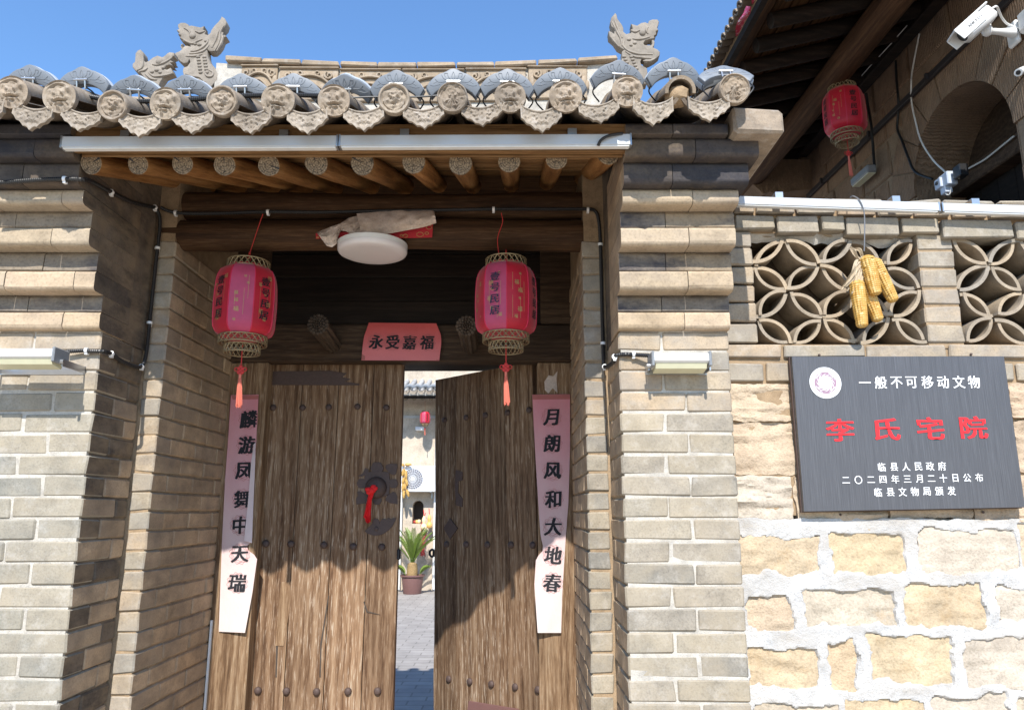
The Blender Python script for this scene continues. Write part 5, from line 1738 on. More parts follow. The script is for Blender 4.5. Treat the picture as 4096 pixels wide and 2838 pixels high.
# ---- sandstone blocks and the white pointing worked over their edges
ST = []
c3 = lambda x, y: (2900 + .525 * x, 2000 + .525 * y)
low = [((122, 285, 720, 570), 'stone'), ((800, 240, 1385, 550), 'stone'), ((1500, 222, 2225, 560), 'stone_pale'), ((2250, 190, 2700, 560), 'stone_up'),
       ((148, 708, 497, 972), 'stone_up'), ((615, 680, 1300, 948), 'stone'), ((1375, 645, 1952, 962), 'stone'), ((2085, 670, 2600, 912), 'stone_pale'),
       ((182, 1118, 712, 1432), 'stone'), ((800, 1070, 1002, 1442), 'stone_up'), ((1095, 1040, 1728, 1395), 'stone'), ((1820, 1060, 2440, 1425), 'stone_pale'), ((2500, 1060, 2900, 1425), 'stone'),
       ((195, 1552, 885, 1840), 'stone'), ((925, 1530, 1545, 1840), 'stone'), ((1605, 1480, 2165, 1840), 'stone_pale'), ((2250, 1500, 2800, 1840), 'stone'),
       ((190, 1960, 700, 2250), 'stone'), ((800, 1960, 1400, 2250), 'stone_up'), ((1500, 1960, 2200, 2250), 'stone')]
for (x0, y0, x1, y1), mt in low:
    q = [P(*c3(x, y), YW) for x, y in ((x0, y0), (x1, y0), (x1, y1), (x0, y1))]
    ST.append((min(q[0].x, q[3].x) * .5 + .5 * max(q[0].x, q[3].x), (q[1].x + q[2].x) / 2, (q[2].z + q[3].z) / 2, (q[0].z + q[1].z) / 2, mt))
ST[0] = (XW0 + .004,) + ST[0][1:]
for r_, (a_, b_) in enumerate(((190, 560), (670, 912), (1060, 1425), (1500, 1840))):
    xa_ = max(s_[1] for s_ in ST if abs(s_[2] - P(*c3(2200, b_), YW).z) < .06) + .05
    if xa_ < 3.0: ST.append((xa_, 3.12, P(*c3(2600, b_), YW).z, P(*c3(2600, a_), YW).z, ('stone', 'stone_up', 'stone_pale', 'stone')[r_]))
def rough_stone(x0, x1, z0, z1, yf, mat, seed, rag=.010, depth=.12, rough=.012, lam=0.0, cr=1.0):
    nx, nz = (14, 9) if not lam else (26, 22)
    mb = MB()
    def fr(u, v):
        x, z = x0 + (x1 - x0) * u, z0 + (z1 - z0) * v
        eu, ev = min(u, 1 - u), min(v, 1 - v)
        cx, cz = (x0 + x1) / 2, (z0 + z1) / 2
        # round the corners, ragged sides
        k = 0
        if eu < .12 and ev < .2: k = (.12 - eu) / .12 * (.2 - ev) / .2
        x += (cx - x) * .10 * k * cr + (rag * fnoise(z * 22, seed, seed) if eu == 0 else 0)
        z += (cz - z) * .16 * k * cr + (rag * fnoise(x * 22, seed + 3, seed + 1) if ev == 0 else 0)
        edge = min(eu * (x1 - x0), ev * (z1 - z0))
        fall = .010 * cr * max(0, 1 - edge / .018) ** 2
        h = rough * (fnoise(x * 7, z * 9, seed + 5) + .5 * fnoise(x * 20, z * 24, seed + 9))
        if lam: h += lam * (fnoise(x * 3 + z * 4, z * 34, seed + 2) + .4 * (1 if fnoise(x * 4, z * 26, seed + 6) > .12 else 0))
        return (x, yf + fall + h, z)
    mb.grid(fr, nx, nz)
    front = [fr(i / nx, j / nz) for j in range(nz + 1) for i in range(nx + 1)]
    per = [i for i in range(nx + 1)] + [(j) * (nx + 1) + nx for j in range(1, nz + 1)] + [nz * (nx + 1) + i for i in range(nx - 1, -1, -1)] + [j * (nx + 1) for j in range(nz - 1, 0, -1)]
    b = len(mb.v)
    mb.v += [(front[i][0], yf + depth, front[i][2]) for i in per]
    n = len(per)
    for k in range(n):
        k2 = (k + 1) % n
        mb.f.append([per[k2], per[k], b + k, b + k2]); mb.m.append(0)
    return obj('stone', mb, M[mat], lw, True)
for i, (x0, x1, z0, z1, mt) in enumerate(ST):
    rough_stone(x0 - .014, x1 + .014, z0 - .014, z1 + .014, YW + .002, mt, i * 3 + 1, .012, .12, .015, .004, .15)
up = [((40, 352, 522, 640), 'stone_up'), ((530, 352, 1150, 640), 'stone_up'), ((1160, 352, 1790, 640), 'stone'), ((1800, 352, 2190, 640), 'stone_up'), ((2198, 352, 2700, 625), 'stone_up'),
      ((60, 650, 548, 1052), 'stone_up'), ((556, 650, 1300, 1052), 'stone_up'), ((1310, 650, 2230, 1052), 'stone_up'), ((2245, 640, 2700, 1040), 'stone_up'),
      ((80, 1062, 530, 1405), 'stone_pale'), ((540, 1062, 1240, 1412), 'stone_up'), ((1256, 1062, 1900, 1392), 'stone_up'), ((1910, 1062, 2420, 1420), 'stone_up'), ((2430, 1050, 2800, 1420), 'stone_pale')]
for i, ((x0, y0, x1, y1), mt) in enumerate(up):
    q = [P(c2x(x), c2y(y), YW) for x, y in ((x0, y0), (x1, y0), (x1, y1), (x0, y1))]
    xa = max((q[0].x + q[3].x) / 2, XW0 + .003)
    rough_stone(xa, (q[1].x + q[2].x) / 2, (q[2].z + q[3].z) / 2, (q[0].z + q[1].z) / 2, YW + .001, mt, 100 + i * 5, .010, .12, .016, .012, .25)
for (y0, y1, mt) in ((352, 625, 'stone_up'), (640, 1040, 'stone_pale'), (1050, 1420, 'stone_up')):
    rough_stone(P(c2x(2810), c2y((y0 + y1) / 2), YW).x if y0 > 1000 else P(c2x(2708), c2y((y0 + y1) / 2), YW).x, 3.13, P(c2x(2600), c2y(y1), YW).z, P(c2x(2600), c2y(y0), YW).z, YW + .001, mt, 170 + y0, .010, .12, .016, .012, .25)
# pointing: a trowelled skin that stands over the joints and dips behind the stone faces
mb = MB()
zt_ = wz(2085)
def pt(u, v):
    x, z = XW0 + (3.10 - XW0) * u, .45 + (zt_ + .012 - .45) * v
    if v > .985: z += .012 * fnoise(x * 16, 4, 6)
    d = 1e9
    for _ in (0,):
        wx_ = x + .030 * fnoise(x * 11 + 3, z * 11, 21) + .014 * fnoise(x * 34, z * 34, 23)
        wz_ = z + .030 * fnoise(x * 11, z * 11 + 9, 22) + .014 * fnoise(x * 34, z * 34 + 4, 24)
    for (x0, x1, z0, z1, mt) in ST:
        dx = max(x0 - wx_, wx_ - x1); dz = max(z0 - wz_, wz_ - z1)
        d = min(d, max(dx, dz) if max(dx, dz) < 0 else math.hypot(max(dx, 0), max(dz, 0)))
    k = max(0, min(1, (d + .012 + .014 * fnoise(x * 6, z * 6, 77)) / .012))
    return (x, YW + .024 - .030 * k * k * (3 - 2 * k) + .005 * fnoise(x * 10, z * 10, 30) + .003 * fnoise(x * 40, z * 40, 31), z)
mb.grid(pt, 250, 150)
obj('white_pointing', mb, M['plaster'], lw, True)

# ------------------------------------------------------------------ plaque
pq = thing('wall_plaque', 'dark brushed metal heritage plaque with white and red lettering on the stone wall', 'plaque', (1.73, YW, 1.61))
YP = YW - .052
TLp, TRp, BLp, BRp = P(3167, 1425, YP), P(4018, 1424, YP), P(3210, 2045, YP), P(4100, 2028, YP)
px0, px1 = (TLp.x + BLp.x) / 2, (TRp.x + BRp.x) / 2
def PQ(u, v, off=.0015):
    p = P(u, v, YP - off)
    return p
mb = MB(); mb.prism([(TLp.x, TLp.z), (px1, TRp.z), (px1, BRp.z), (TLp.x, BLp.z)], YP, YP + .024, .002)
obj('panel', mb, M['plaque'], pq)
mb = MB(); mb.prism([(TLp.x - .004, TLp.z + .003), (px1 + .003, TRp.z + .003), (px1 + .003, BRp.z - .004), (TLp.x - .004, BLp.z - .004)], YP + .0245, YP + .040, .001)
obj('backing', mb, M['iron'], pq)
def line(txt, xs, y0, y1, w, h, mat, bold, brush=.0, shear=0):
    n = len(txt)
    for k, ch in enumerate(txt):
        y = y0 + (y1 - y0) * k / max(n - 1, 1)
        mb = MB()
        c = PQ(c2x(xs[k]), c2y(y), .0022)
        put_glyph(mb, ch, lambda a, b: (c.x + a, c.y, c.z + b), w, h, bold, shear, .0, brush, k)
        obj('character', mb, M[mat], pq)
line('一般不可移动文物', [1078, 1200, 1322, 1437, 1560, 1680, 1802, 1918], 345, 340, .056, .060, 'white_paint', .020)
line('李氏宅院', [888, 1250, 1582, 1915], 710, 690, .128, .104, 'red_paint', .032, .008)
line('临县人民政府', [1208, 1303, 1395, 1490, 1580, 1672], 995, 988, .037, .040, 'white_paint', .018)
line('二〇二四年三月二十日公布', [932, 1028, 1125, 1217, 1312, 1405, 1497, 1590, 1682, 1775, 1866, 1958], 1096, 1076, .036, .039, 'white_paint', .018)
line('临县文物局颁发', [1180, 1275, 1368, 1462, 1555, 1650, 1745], 1190, 1178, .037, .040, 'white_paint', .018)
ec = PQ(c2x(773), c2y(347), .0015)
er = .0705
def ring2(mb, c, r0, r1, y, n=64):
    V = []
    for r in (r0, r1):
        V += [(c.x + r * cos(2 * pi * k / n), y, c.z + r * sin(2 * pi * k / n)) for k in range(n)]
    mb.add(V, [[k, (k + 1) % n, n + (k + 1) % n, n + k] for k in range(n)])
mb = MB(); mb.lathe([(er, 0), (er, .001), (0, .001)], 64, ec, M=Matrix.Rotation(pi / 2, 4, 'X'))
em = obj('emblem', mb, M['white_paint'], pq)
mb = MB(); ring2(mb, ec, er * .43, er * .70, ec.y - .0016); obj('emblem_ring', mb, M['mauve'], em)
mb = MB(); ring2(mb, ec, er * .925, er * .945, ec.y - .0016)
for k, ch in enumerate('中国文化遗产'):
    a = radians(148 - k * 23)
    q = Vector((ec.x + er * .81 * cos(a), ec.y - .0017, ec.z + er * .81 * sin(a)))
    put_glyph(mb, ch, lambda x, z: (q.x + x, q.y, q.z + z), .0115, .0115, .0, 0, a - pi / 2)
txt = 'China Cultural Heritage'
for k, ch in enumerate(txt):
    if ch == ' ': continue
    a = radians(190 + k * (162 / (len(txt) - 1)))
    q = Vector((ec.x + er * .82 * cos(a), ec.y - .0017, ec.z + er * .82 * sin(a)))
    put_glyph(mb, ch, lambda x, z: (q.x + x, q.y, q.z + z), .0115, .0115, .0, 0, a + pi / 2)
obj('emblem_lettering', mb, M['grey_print'], em)['kind'] = 'stuff'
mb = MB()
for k in range(12):
    a0 = 2 * pi * k / 12
    V = []
    for j in range(7):
        t = j / 6
        r = er * (.40 + .20 * t); a = a0 - .75 * t
        w = .16 * (1 - t)
        V += [(ec.x + r * cos(a - w), ec.y - .0022, ec.z + r * sin(a - w)), (ec.x + r * cos(a + w), ec.y - .0022, ec.z + r * sin(a + w))]
    mb.add(V, [[2 * j, 2 * j + 1, 2 * j + 3, 2 * j + 2] for j in range(6)])
for k in range(4):
    a0 = 2 * pi * k / 4 + .3
    mb.tube([(ec.x + er * (.62 + .03 * sin(j * 1.3)) * cos(a0 + j * .13), ec.y - .002, ec.z + er * (.62 + .03 * sin(j * 1.3)) * sin(a0 + j * .13)) for j in range(8)], [.0006, .0012, .0018, .003, .0022, .0014, .0022, .0008], 5)
obj('emblem_birds', mb, M['white_paint'], em)['kind'] = 'stuff'
mb = MB()
for (u, v) in ((3277, 1419), (3884, 1416), (3361, 2057), (3932, 2047)):
    q = P(u, v, YW - .006); mb.lathe([(.006, 0), (.005, .004), (0, .005)], 10, q, M=Matrix.Rotation(pi / 2, 4, 'X'))
obj('fixing_screw', mb, M['iron'], pq)['kind'] = 'stuff'

# ------------------------------------------------------------------ corn bunch hanging on the lattice
def cob(parent, a, b, r, seed, bend=.0):
    a, b = Vector(a), Vector(b)
    ax = (b - a); L = ax.length; ax.normalize()
    s_ = ax.cross(Vector((0, 1, 0))).normalized(); t_ = s_.cross(ax)
    rows_, kern = 13, 22
    nu, nv = rows_ * 4, kern * 3
    mb = MB()
    def g(u, v):
        an = 2 * pi * u
        prof = min(1, (v / .10) ** .5 if v < .10 else 1) * (1 - .28 * v ** 2.2) * (1 if v < .94 else max(.25, 1 - ((v - .94) / .06) ** 2 * .7))
        kr = int(v * kern)
        bmp = abs(sin(rows_ * an / 2 + .25 * sin(v * 9 + seed))) ** .5 * (.55 + .45 * abs(sin(pi * v * kern)) ** .6)
        miss = .12 if h2(int(u * rows_), kr, seed) > .985 else 0
        rr = r * prof * (.86 + .16 * bmp - miss)
        return a + ax * (L * v) + (s_ * cos(an) + t_ * sin(an)) * rr + t_ * (bend * sin(pi * v))
    mb.grid(g, nu, nv)
    return obj('cob', mb, M['corn'], parent, True)
cn = thing('corn_bunch', 'bunch of four dried yellow corn cobs hanging by a wire on the tile lattice', 'corn', P(c1x(1100), c1y(1080), YW - .05))
C = lambda x, y, d: P(c1x(x), c1y(y), YW - d)
cob(cn, C(1085, 520, .085), C(1165, 832, .085), .035, 1)
cob(cn, C(1135, 545, .060), C(1305, 884, .055), .033, 2)
cob(cn, C(1045, 660, .045), C(1185, 1035, .045), .034, 3)
cob(cn, C(1008, 705, .075), C(1060, 1082, .075), .034, 4)
rr = random.Random(5)
for k in range(15):
    x, y = 1050 + rr.uniform(-30, 30), 540 + rr.uniform(-30, 60)
    dx, dy = rr.choice(((-100, 180), (-130, 120), (-70, 260), (-40, 200), (-80, -90), (-110, 300), (-50, 320), (20, 120), (-140, 210))) if True else 0
    dx += rr.uniform(-20, 20); dy += rr.uniform(-30, 30)
    w = rr.uniform(.008, .016)
    p0, p1 = C(x, y, .07), C(x + dx, y + dy, rr.uniform(.03, .09))
    pm = (p0 + p1) / 2 + Vector((rr.uniform(-.01, .01), -.02, .012))
    mb = MB()
    cu = catmull([p0, pm, p1], 6)
    def g(u, v, cu=cu, w=w):
        i = min(int(v * (len(cu) - 1)), len(cu) - 1)
        q = cu[i]
        d = (cu[min(i + 1, len(cu) - 1)] - cu[max(i - 1, 0)]).normalized()
        s_ = d.cross(Vector((0, 1, 0))).normalized()
        ww = w * (sin(pi * min(max(v, .04), .97)) ** .6)
        return q + s_ * ((u - .5) * 2 * ww) + Vector((0, .006 * cos(u * 6 + v * 5), 0))
    mb.grid(g, 4, len(cu) - 1)
    obj('husk', mb, M['husk'], cn, True)
mb = MB(); mb.tube(catmull([C(965, 78, .06), C(985, 66, .085), C(1030, 90, .09), C(1062, 150, .09), C(1075, 230, .085), C(1076, 350, .08), C(1072, 490, .07)], 6), .0028, 6)
obj('hanging_wire', mb, M['wire'], cn, True)

lightbar('white light bar on the wall top beside the pier', P(2945, 799, 3.215), P(3758, 826, 3.215), .040, .034, 'light bars on the lattice wall')
lightbar('white light bar on the wall top at the photo right edge', P(3772, 827, 3.215), P(4420, 846, 3.215), .040, .034, 'light bars on the lattice wall')
for k in range(8):
    x = 1.0 + k * .27
    mb = MB(); mb.box(-.128, .128, -.1, .1, -.02, .02, .012, .008)
    o = obj('coping_brick', mb, M['brick_tan'], lw, world=False)
    at(o, (x + .12, 3.42, 3.052 - .008 * k / 3 + RND.uniform(-.004, .008)), (0, RND.uniform(-.03, .03), 0))

# ================================================================== side house beyond the wall
HR = radians(2)
sh = thing('side_house', 'stone house with arched window and deep timber eaves behind the lattice wall', 'house', (3.0, 4.0, 0))
sh.rotation_euler = (0, 0, HR)
HM = Matrix.Translation((3.0, 4.0, 0)) @ Matrix.Rotation(HR, 4, 'Z')
HMI = HM.inverted()
def SH(u, v, n=0.0):                 # pixel on the plane n metres in front of the facade, house space
    a, dy, dz = ray(u, v)
    o_ = HMI @ Vector((0, 0, EYE)); d_ = HMI.to_3x3() @ Vector((a, dy, dz))
    t = (-n - o_.x) / d_.x
    return o_ + d_ * t
c4x = lambda x: 2850 + .5638 * x
c4y = lambda y: .5638 * y
def S4(x, y, n=0.0): return SH(c4x(x), c4y(y), n)
def W4(x, y, n=0.0): return HM @ S4(x, y, n)
def hob(name, mb, mat, parent=sh, smooth=False):
    o = link(name, mb.mesh(name, mat, smooth), parent)
    return o
AY, AZ, AR = .565, 3.87, .522
Y0, Y1 = -.95, 3.2
# joint bed with the arch left open
V, F, nA = [], [], 24
arc = [(AY + (AR + .02) * cos(pi * k / nA), AZ + (AR + .02) * sin(pi * k / nA)) for k in range(nA + 1)]
mb = MB()
outer = [(Y0, 0), (AY - AR - .02, 0)] + arc[::-1] + [(AY + AR + .02, 0), (Y1, 0), (Y1, 5.2), (Y0, 5.2)]
mb.add([(.014, y, z) for y, z in outer] + [(.5, y, z) for y, z in outer], [list(range(len(outer)))[::-1], [len(outer) + k for k in range(len(outer))]] + [[k, (k + 1) % len(outer), len(outer) + (k + 1) % len(outer), len(outer) + k] for k in range(len(outer))])
hob('joint_bed', mb, M['facade_joint'])
def hblock(y0, y1, z0, z1):
    if y1 - y0 < .05: return
    mb = MB(); mb.box(-.2, .0, 0, y1 - y0 - .012, 0, z1 - z0 - .012, .012, .005)
    o = hob('stone_block', mb, M['facade'])
    o.location = (.2 + RND.uniform(-.004, .004), y0 + .006, z0 + .006)
RO = AR + .31
zrow = 1.2
r_i = 0
while zrow < 5.1:
    hz = .30
    z0, z1 = zrow, min(zrow + hz, 5.15)
    if z0 < AZ:
        lim = RO if z1 <= AZ + .15 else RO
        if z0 < AZ < z1: pass
        half = RO
    else:
        zz = z0 - AZ
        half = sqrt(RO * RO - zz * zz) if zz < RO else 0
    first = .22 if r_i % 2 else .42
    if half > 0:
        y = AY + half
        k = 0
        while y < Y1 - .04:
            y2 = min(y + (first if k == 0 else .5), Y1); hblock(y, y2, z0, z1); y = y2; k += 1
        y = AY - half; k = 0
        while y > Y0 + .04:
            y2 = max(y - (first if k == 0 else .5), Y0); hblock(y2, y, z0, z1); y = y2; k += 1
        if z1 <= AZ + .01:
            for s_ in (-1, 1):
                hblock(*((AY + AR, AY + RO) if s_ > 0 else (AY - RO, AY - AR)), z0, z1)
    else:
        y = Y0; k = 0
        while y < Y1 - .04:
            y2 = min(y + (first if k == 0 else .5), Y1); hblock(y, y2, z0, z1); y = y2; k += 1
    zrow += hz if not (zrow < AZ < zrow + hz) else AZ - zrow if AZ - zrow > .03 else hz
    r_i += 1
nv = 9
for k in range(nv):
    a0, a1 = pi * k / nv + .008, pi * (k + 1) / nv - .008
    V = []
    for x in (RND.uniform(-.004, .003), .36):
        for j in range(5):
            a = a0 + (a1 - a0) * j / 4
            V.append((x, AY + AR * cos(a), AZ + AR * sin(a)))
        for j in range(4, -1, -1):
            a = a0 + (a1 - a0) * j / 4
            V.append((x, AY + (RO - .008) * cos(a), AZ + (RO - .008) * sin(a)))
    F = [[j, (j + 1) % 10, 10 + (j + 1) % 10, 10 + j] for j in range(10)] + [list(range(10))[::-1], [10 + j for j in range(10)]]
    mb = MB(); mb.add(V, [f[::-1] for f in F])
    hob('arch_stone', mb, M['facade'])
mb = MB()
mb.grid(lambda u, v: (.02 + .43 * u, AY + (AR - .004) * cos(pi * v), AZ + (AR - .004) * sin(pi * v)), 3, 24)
for s_ in (-1, 1):
    mb.box(.02, .45, AY + s_ * (AR - .004), AY + s_ * (AR + .05), 0, AZ)
hob('arch_soffit', mb, M['facade'], smooth=False)
mb = MB(); mb.box(.40, .43, AY - AR, AY + AR, 3.70, 4.45)
hob('lunette_panel', mb, M['wood_lintel'])
b0, b1 = SH(3600 + .3259 * 1385, 300 + .3259 * 760, -.28), SH(3600 + .3259 * 760, 300 + .3259 * 1380, -.28)
zb_ = (b0.z + b1.z) / 2
mb = MB(); mb.box(.27, .44, AY - AR, AY + AR, zb_ - .075, zb_ + .06, .008)
hob('transom_beam', mb, M['wood_lintel'])
for k in range(6):
    mb = MB(); mb.box(.38, .41, AY - AR + k * .175, AY - AR + k * .175 + .172, 1.5, zb_ - .08, .004)
    hob('shutter_board', mb, M['wood_black'])
# corbel stone carrying the purlin
mb = MB()
pr_ = [(0.02, 4.66), (-.20, 4.64), (-.34, 4.60), (-.42, 4.63), (-.48, 4.60), (-.53, 4.66), (-.60, 4.72), (-.62, 4.82), (-.56, 4.92), (-.40, 4.97), (0.02, 4.97)]
n = len(pr_)
mb.add([(x, y, z) for y in (2.68, 2.98) for x, z in pr_], [list(range(n))[::-1], [n + k for k in range(n)]] + [[k, (k + 1) % n, n + (k + 1) % n, n + k] for k in range(n)])
mb.v = [(x, y, z) for x, y, z in mb.v]
bo = hob('corbel_stone', mb, M['facade'])
mb = MB()
mb.tube([(-.50 + .05 * (1 - .75 * t / 20) * cos(1.5 + t * .5), 2.678, 4.82 + .05 * (1 - .75 * t / 20) * sin(1.5 + t * .5)) for t in range(21)], .008, 5)
mb.tube([(-.36 + .035 * (1 - .75 * t / 16) * cos(1.5 + t * .5), 2.678, 4.76 + .035 * (1 - .75 * t / 16) * sin(1.5 + t * .5)) for t in range(17)], .007, 5)
hob('scroll_carving', mb, M['facade'], bo, True)
mb = MB(); mb.box(0.0, .5, 2.9, 3.2, 0, 5.2); hob('end_wall', mb, M['facade'])
# purlin, wall plate, rafters, deck, eave tiles
ROOFY0, ROOFY1 = -.55, 3.15
mb = MB(); mb.tube([(-.55, ROOFY0 - .05 + .5 * k, 4.80 + .006 * sin(k)) for k in range(8)] + [(-.55, ROOFY1, 4.80)], .105, 20); hob('purlin', mb, M['wood_purlin'], smooth=True)
mb = MB(); mb.box(-.13, -.03, ROOFY0, 2.66, 4.98, 5.11, .008); hob('wall_plate', mb, M['wood_eave'])
slh = (5.10 - 4.70) / 1.5
def rz(x): return 4.69 + slh * (x + 1.5)
k = 0
y = ROOFY0 + .08
while y < ROOFY1:
    mb = MB(); mb.tube([(-1.30, y, rz(-1.30) - .002), (-.7, y + .006, rz(-.7) + .0), (.05, y, rz(.05))], [.050, .055, .058], 14, True, 0, 1)
    hob('rafter', mb, [M['wood_eave'], M['wood_eave']], smooth=True)
    y += .265; k += 1
for k in range(12):
    x = -1.42 + k * .125
    mb = MB(); mb.box(-.058, .058, ROOFY0, ROOFY1, 0, .02)
    o = hob('deck_board', mb, M['wood_purlin']); o.location = (x + .06, 0, rz(x + .06) + .055); o.rotation_euler = (0, -math.atan(slh), 0)
mb = MB(); mb.box(-1.43, -1.39, ROOFY0, ROOFY1, rz(-1.43) + .03, rz(-1.43) + .085); hob('fascia_board', mb, M['wood_eave'])
mb = MB()
V, F = slab(ROOFY0, ROOFY1, -1.42, rz(-1.42) + .165, .6, rz(.6) + .17, .09)
mb.add([(b_, a_, c_) for a_, b_, c_ in V], [f[::-1] for f in F]); hob('roof_bed', mb, M['mortar_tan'])
et = shell(.034, .034, .010, -.1, pi + .1, 8, .9).mesh('eave_tile', M['tile'], True)
ep = shell(.045, .045, .010, pi + .4, 2 * pi - .4, 8, .9).mesh('pan_tile', M['tile_pan'], True)
k = 0
y = ROOFY0 + .04
while y < ROOFY1:
    o = link('eave_tile', et, sh); o.location = (-1.50, y, rz(-1.5) + .160); o.rotation_euler = (math.atan(slh), 0, -pi / 2)
    o = link('pan_tile', ep, sh); o.location = (-1.51, y + .042, rz(-1.5) + .168); o.rotation_euler = (math.atan(slh), 0, -pi / 2)
    y += .084
# electrics on the house front
def cable(label, pts, r, mat, cat='cable', name='cable'):
    mb = MB(); mb.tube(catmull(pts, 6), r, 7)
    return single(name, mb, M[mat], label, cat, smooth=True)
a_, b_ = W4(670, 1395, .03), W4(2140, -50, .03)
t = thing('metal_strip', 'long dark metal lighting strip running up along the house front', 'light strip', (a_ + b_) / 2)
d_ = (b_ - a_).normalized(); nx = HM.to_3x3() @ Vector((-1, 0, 0)); uz = Vector((0, 0, 1))
mb = MB(); mb.box(0, (b_ - a_).length, -.002, .028, -.022, .022, .002); mb.v = [tuple(a_ + d_ * x + nx * (y - .02) + uz * z) for x, y, z in mb.v]
obj('channel', mb, M['copper'], t)
mb = MB()
for f in (.12, .42, .7):
    q = a_ + (b_ - a_) * f
    mb.box(q.x - .025, q.x + .012, q.y - .012, q.y + .012, q.z - .026, q.z + .026)
obj('bracket', mb, M['copper'], t)
cable('thin white cable stapled along under the house eave', [W4(980, 630, .16), W4(1100, 490, .15), W4(1240, 340, .15), W4(1380, 182, .15)], .0035, 'wire_white')
cable('white cable dropping down the stone front and into the arch', [W4(1468, 240, .02), W4(1440, 380, .02), W4(1415, 520, .02), W4(1410, 600, .05), W4(1412, 720, .02), W4(1440, 860, .015), W4(1480, 1000, .012), W4(1560, 1130, .012), W4(1640, 1210, .02), W4(1690, 1255, .03), W4(1750, 1262, .03)], .006, 'wire_white')
cable('black cable hanging down the stone front left of the arch', [W4(1300, 430, .015), W4(1305, 560, .015), W4(1318, 700, .03), W4(1318, 800, .015), W4(1312, 915, .015), W4(1345, 1000, .015), W4(1390, 1120, .015), W4(1440, 1220, .015), W4(1560, 1270, .015)], .009, 'black')
cable('black conduit dropping to the flood lamp on the house front', [W4(1090, 660, .05), W4(1105, 760, .03), W4(1128, 900, .04), W4(1140, 1050, .03), W4(1150, 1180, .04)], .011, 'black', 'conduit', 'conduit')
cable('white lead along the transom beam inside the arch', [W4(1790, 1210, -.25), W4(1900, 1150, -.25), W4(1950, 1118, -.25), W4(2060, 1030, -.25), W4(2140, 965, -.25)], .006, 'wire_white')
t = thing('breaker_box', 'pale grey circuit breakers with loose wires at the foot of the arch', 'breaker', W4(1680, 1340, .03))
c = W4(1675, 1285, .03)
mb = MB(); mb.box(c.x - .04, c.x + .03, c.y - .055, c.y + .055, c.z - .045, c.z + .05, .006); obj('casing', mb, M['breaker'], t)
c = W4(1630, 1300, .05)
mb = MB(); mb.box(c.x - .035, c.x + .02, c.y - .035, c.y + .035, c.z - .04, c.z + .03, .004); obj('breaker_unit', mb, M['breaker'], t)
mb = MB(); mb.box(c.x - .045, c.x - .034, c.y - .012, c.y + .012, c.z - .012, c.z + .010, .003); obj('toggle', mb, M['black'], t)
c = W4(1665, 1345, .04)
mb = MB(); mb.box(c.x - .03, c.x + .02, c.y - .03, c.y + .03, c.z - .03, c.z + .03, .004); obj('breaker_unit', mb, M['breaker'], t)
c = W4(1760, 1215, .02)
mb = MB(); mb.box(c.x - .03, c.x + .03, c.y - .04, c.y + .04, c.z - .045, c.z + .04, .006); obj('adapter', mb, M['black'], t)
mb = MB(); mb.tube(catmull([W4(1640, 1330, .05), W4(1650, 1370, .06), W4(1680, 1380, .05), W4(1695, 1330, .04)], 6), .004, 6); obj('loose_wire', mb, M['wire_white'], t, True)

# flood lamp under the eave
t = thing('flood_lamp', 'flood lamp on the shaded house front beneath the red lantern', 'flood lamp', W4(1080, 1240, .06))
a_, b_ = W4(975, 1290, .10), W4(1170, 1195, .05)
mid = (a_ + b_) / 2
dirv = Vector((b_.x - a_.x, b_.y - a_.y, 0)).normalized()
mb = MB(); mb.box(-.14, .14, -.04, .04, -.035, .03, .01)
ex = HM.to_3x3() @ Vector((0, 1, 0))
mb.v = [tuple(mid + ex * x + nx * (-y) + uz * z) for x, y, z in mb.v]; obj('housing', mb, M['grey_plastic'], t)
mb = MB(); mb.box(-.13, .13, -.032, .032, -.044, -.0355, .002); mb.v = [tuple(mid + ex * x + nx * (-y) + uz * z) for x, y, z in mb.v]; obj('lens', mb, M['offwhite'], t)

# security camera
t = thing('security_camera', 'white bullet security camera on a wall bracket, top right corner', 'security camera', W4(2160, 240, .0))
cs = 316 / 2292
def CZ(x, y, n): return HM @ SH(3780 + cs * x, cs * y, n)
f0, f1_ = CZ(500, 1050, .42), CZ(1300, 330, .26)
axd = (f1_ - f0).normalized()
sd = axd.cross(uz).normalized(); ud = sd.cross(axd)
L = (f1_ - f0).length
mb = MB(); mb.box(0, L, -.047, .047, -.053, .044, .018)
mb.v = [tuple(f0 + axd * x + sd * y + ud * z) for x, y, z in mb.v]
cb = obj('housing', mb, M['white'], t, True)
mb = MB(); mb.box(-.045, L * .98, -.055, .055, .037, .049, .005); mb.box(-.045, L * .6, .0485, .055, -.030, .040, .002); mb.box(-.045, L * .6, -.055, -.0485, -.030, .040, .002)
mb.v = [tuple(f0 + axd * x + sd * y + ud * z) for x, y, z in mb.v]
obj('sun_hood', mb, M['white'], t)
mb = MB(); mb.lathe([(0, .001), (.034, .001), (.036, -.002), (.036, -.01)], 20); mb.v = [tuple(f0 + axd * (-z) + sd * x + ud * y) for x, y, z in mb.v]
obj('lens', mb, M['black'], t, True)
mb = MB()
sdn = sd if (sd.dot(Vector((0, 0, EYE)) - f0) > 0) else -sd
flip = 1 if sdn == sd else -1
for k, ch in enumerate('ANKEUI'):
    c = f0 + axd * (.03 + k * .018) + sdn * .0560 + ud * .006
    put_glyph(mb, ch, lambda x, z: c + axd * x + ud * z + sdn * .0004, .024, .024, .006)
obj('lettering', mb, M['ink'], cb)
arm0, arm1 = CZ(1220, 900, .24), CZ(1980, 960, .05)
mb = MB(); mb.blob(arm0, (.030, .030, .034), 14, 10)
mb.box(arm0.x - .02, arm0.x + .02, arm0.y - .02, arm0.y + .02, arm0.z, arm0.z + .06, .006)
obj('ball_joint', mb, M['white'], t, True)
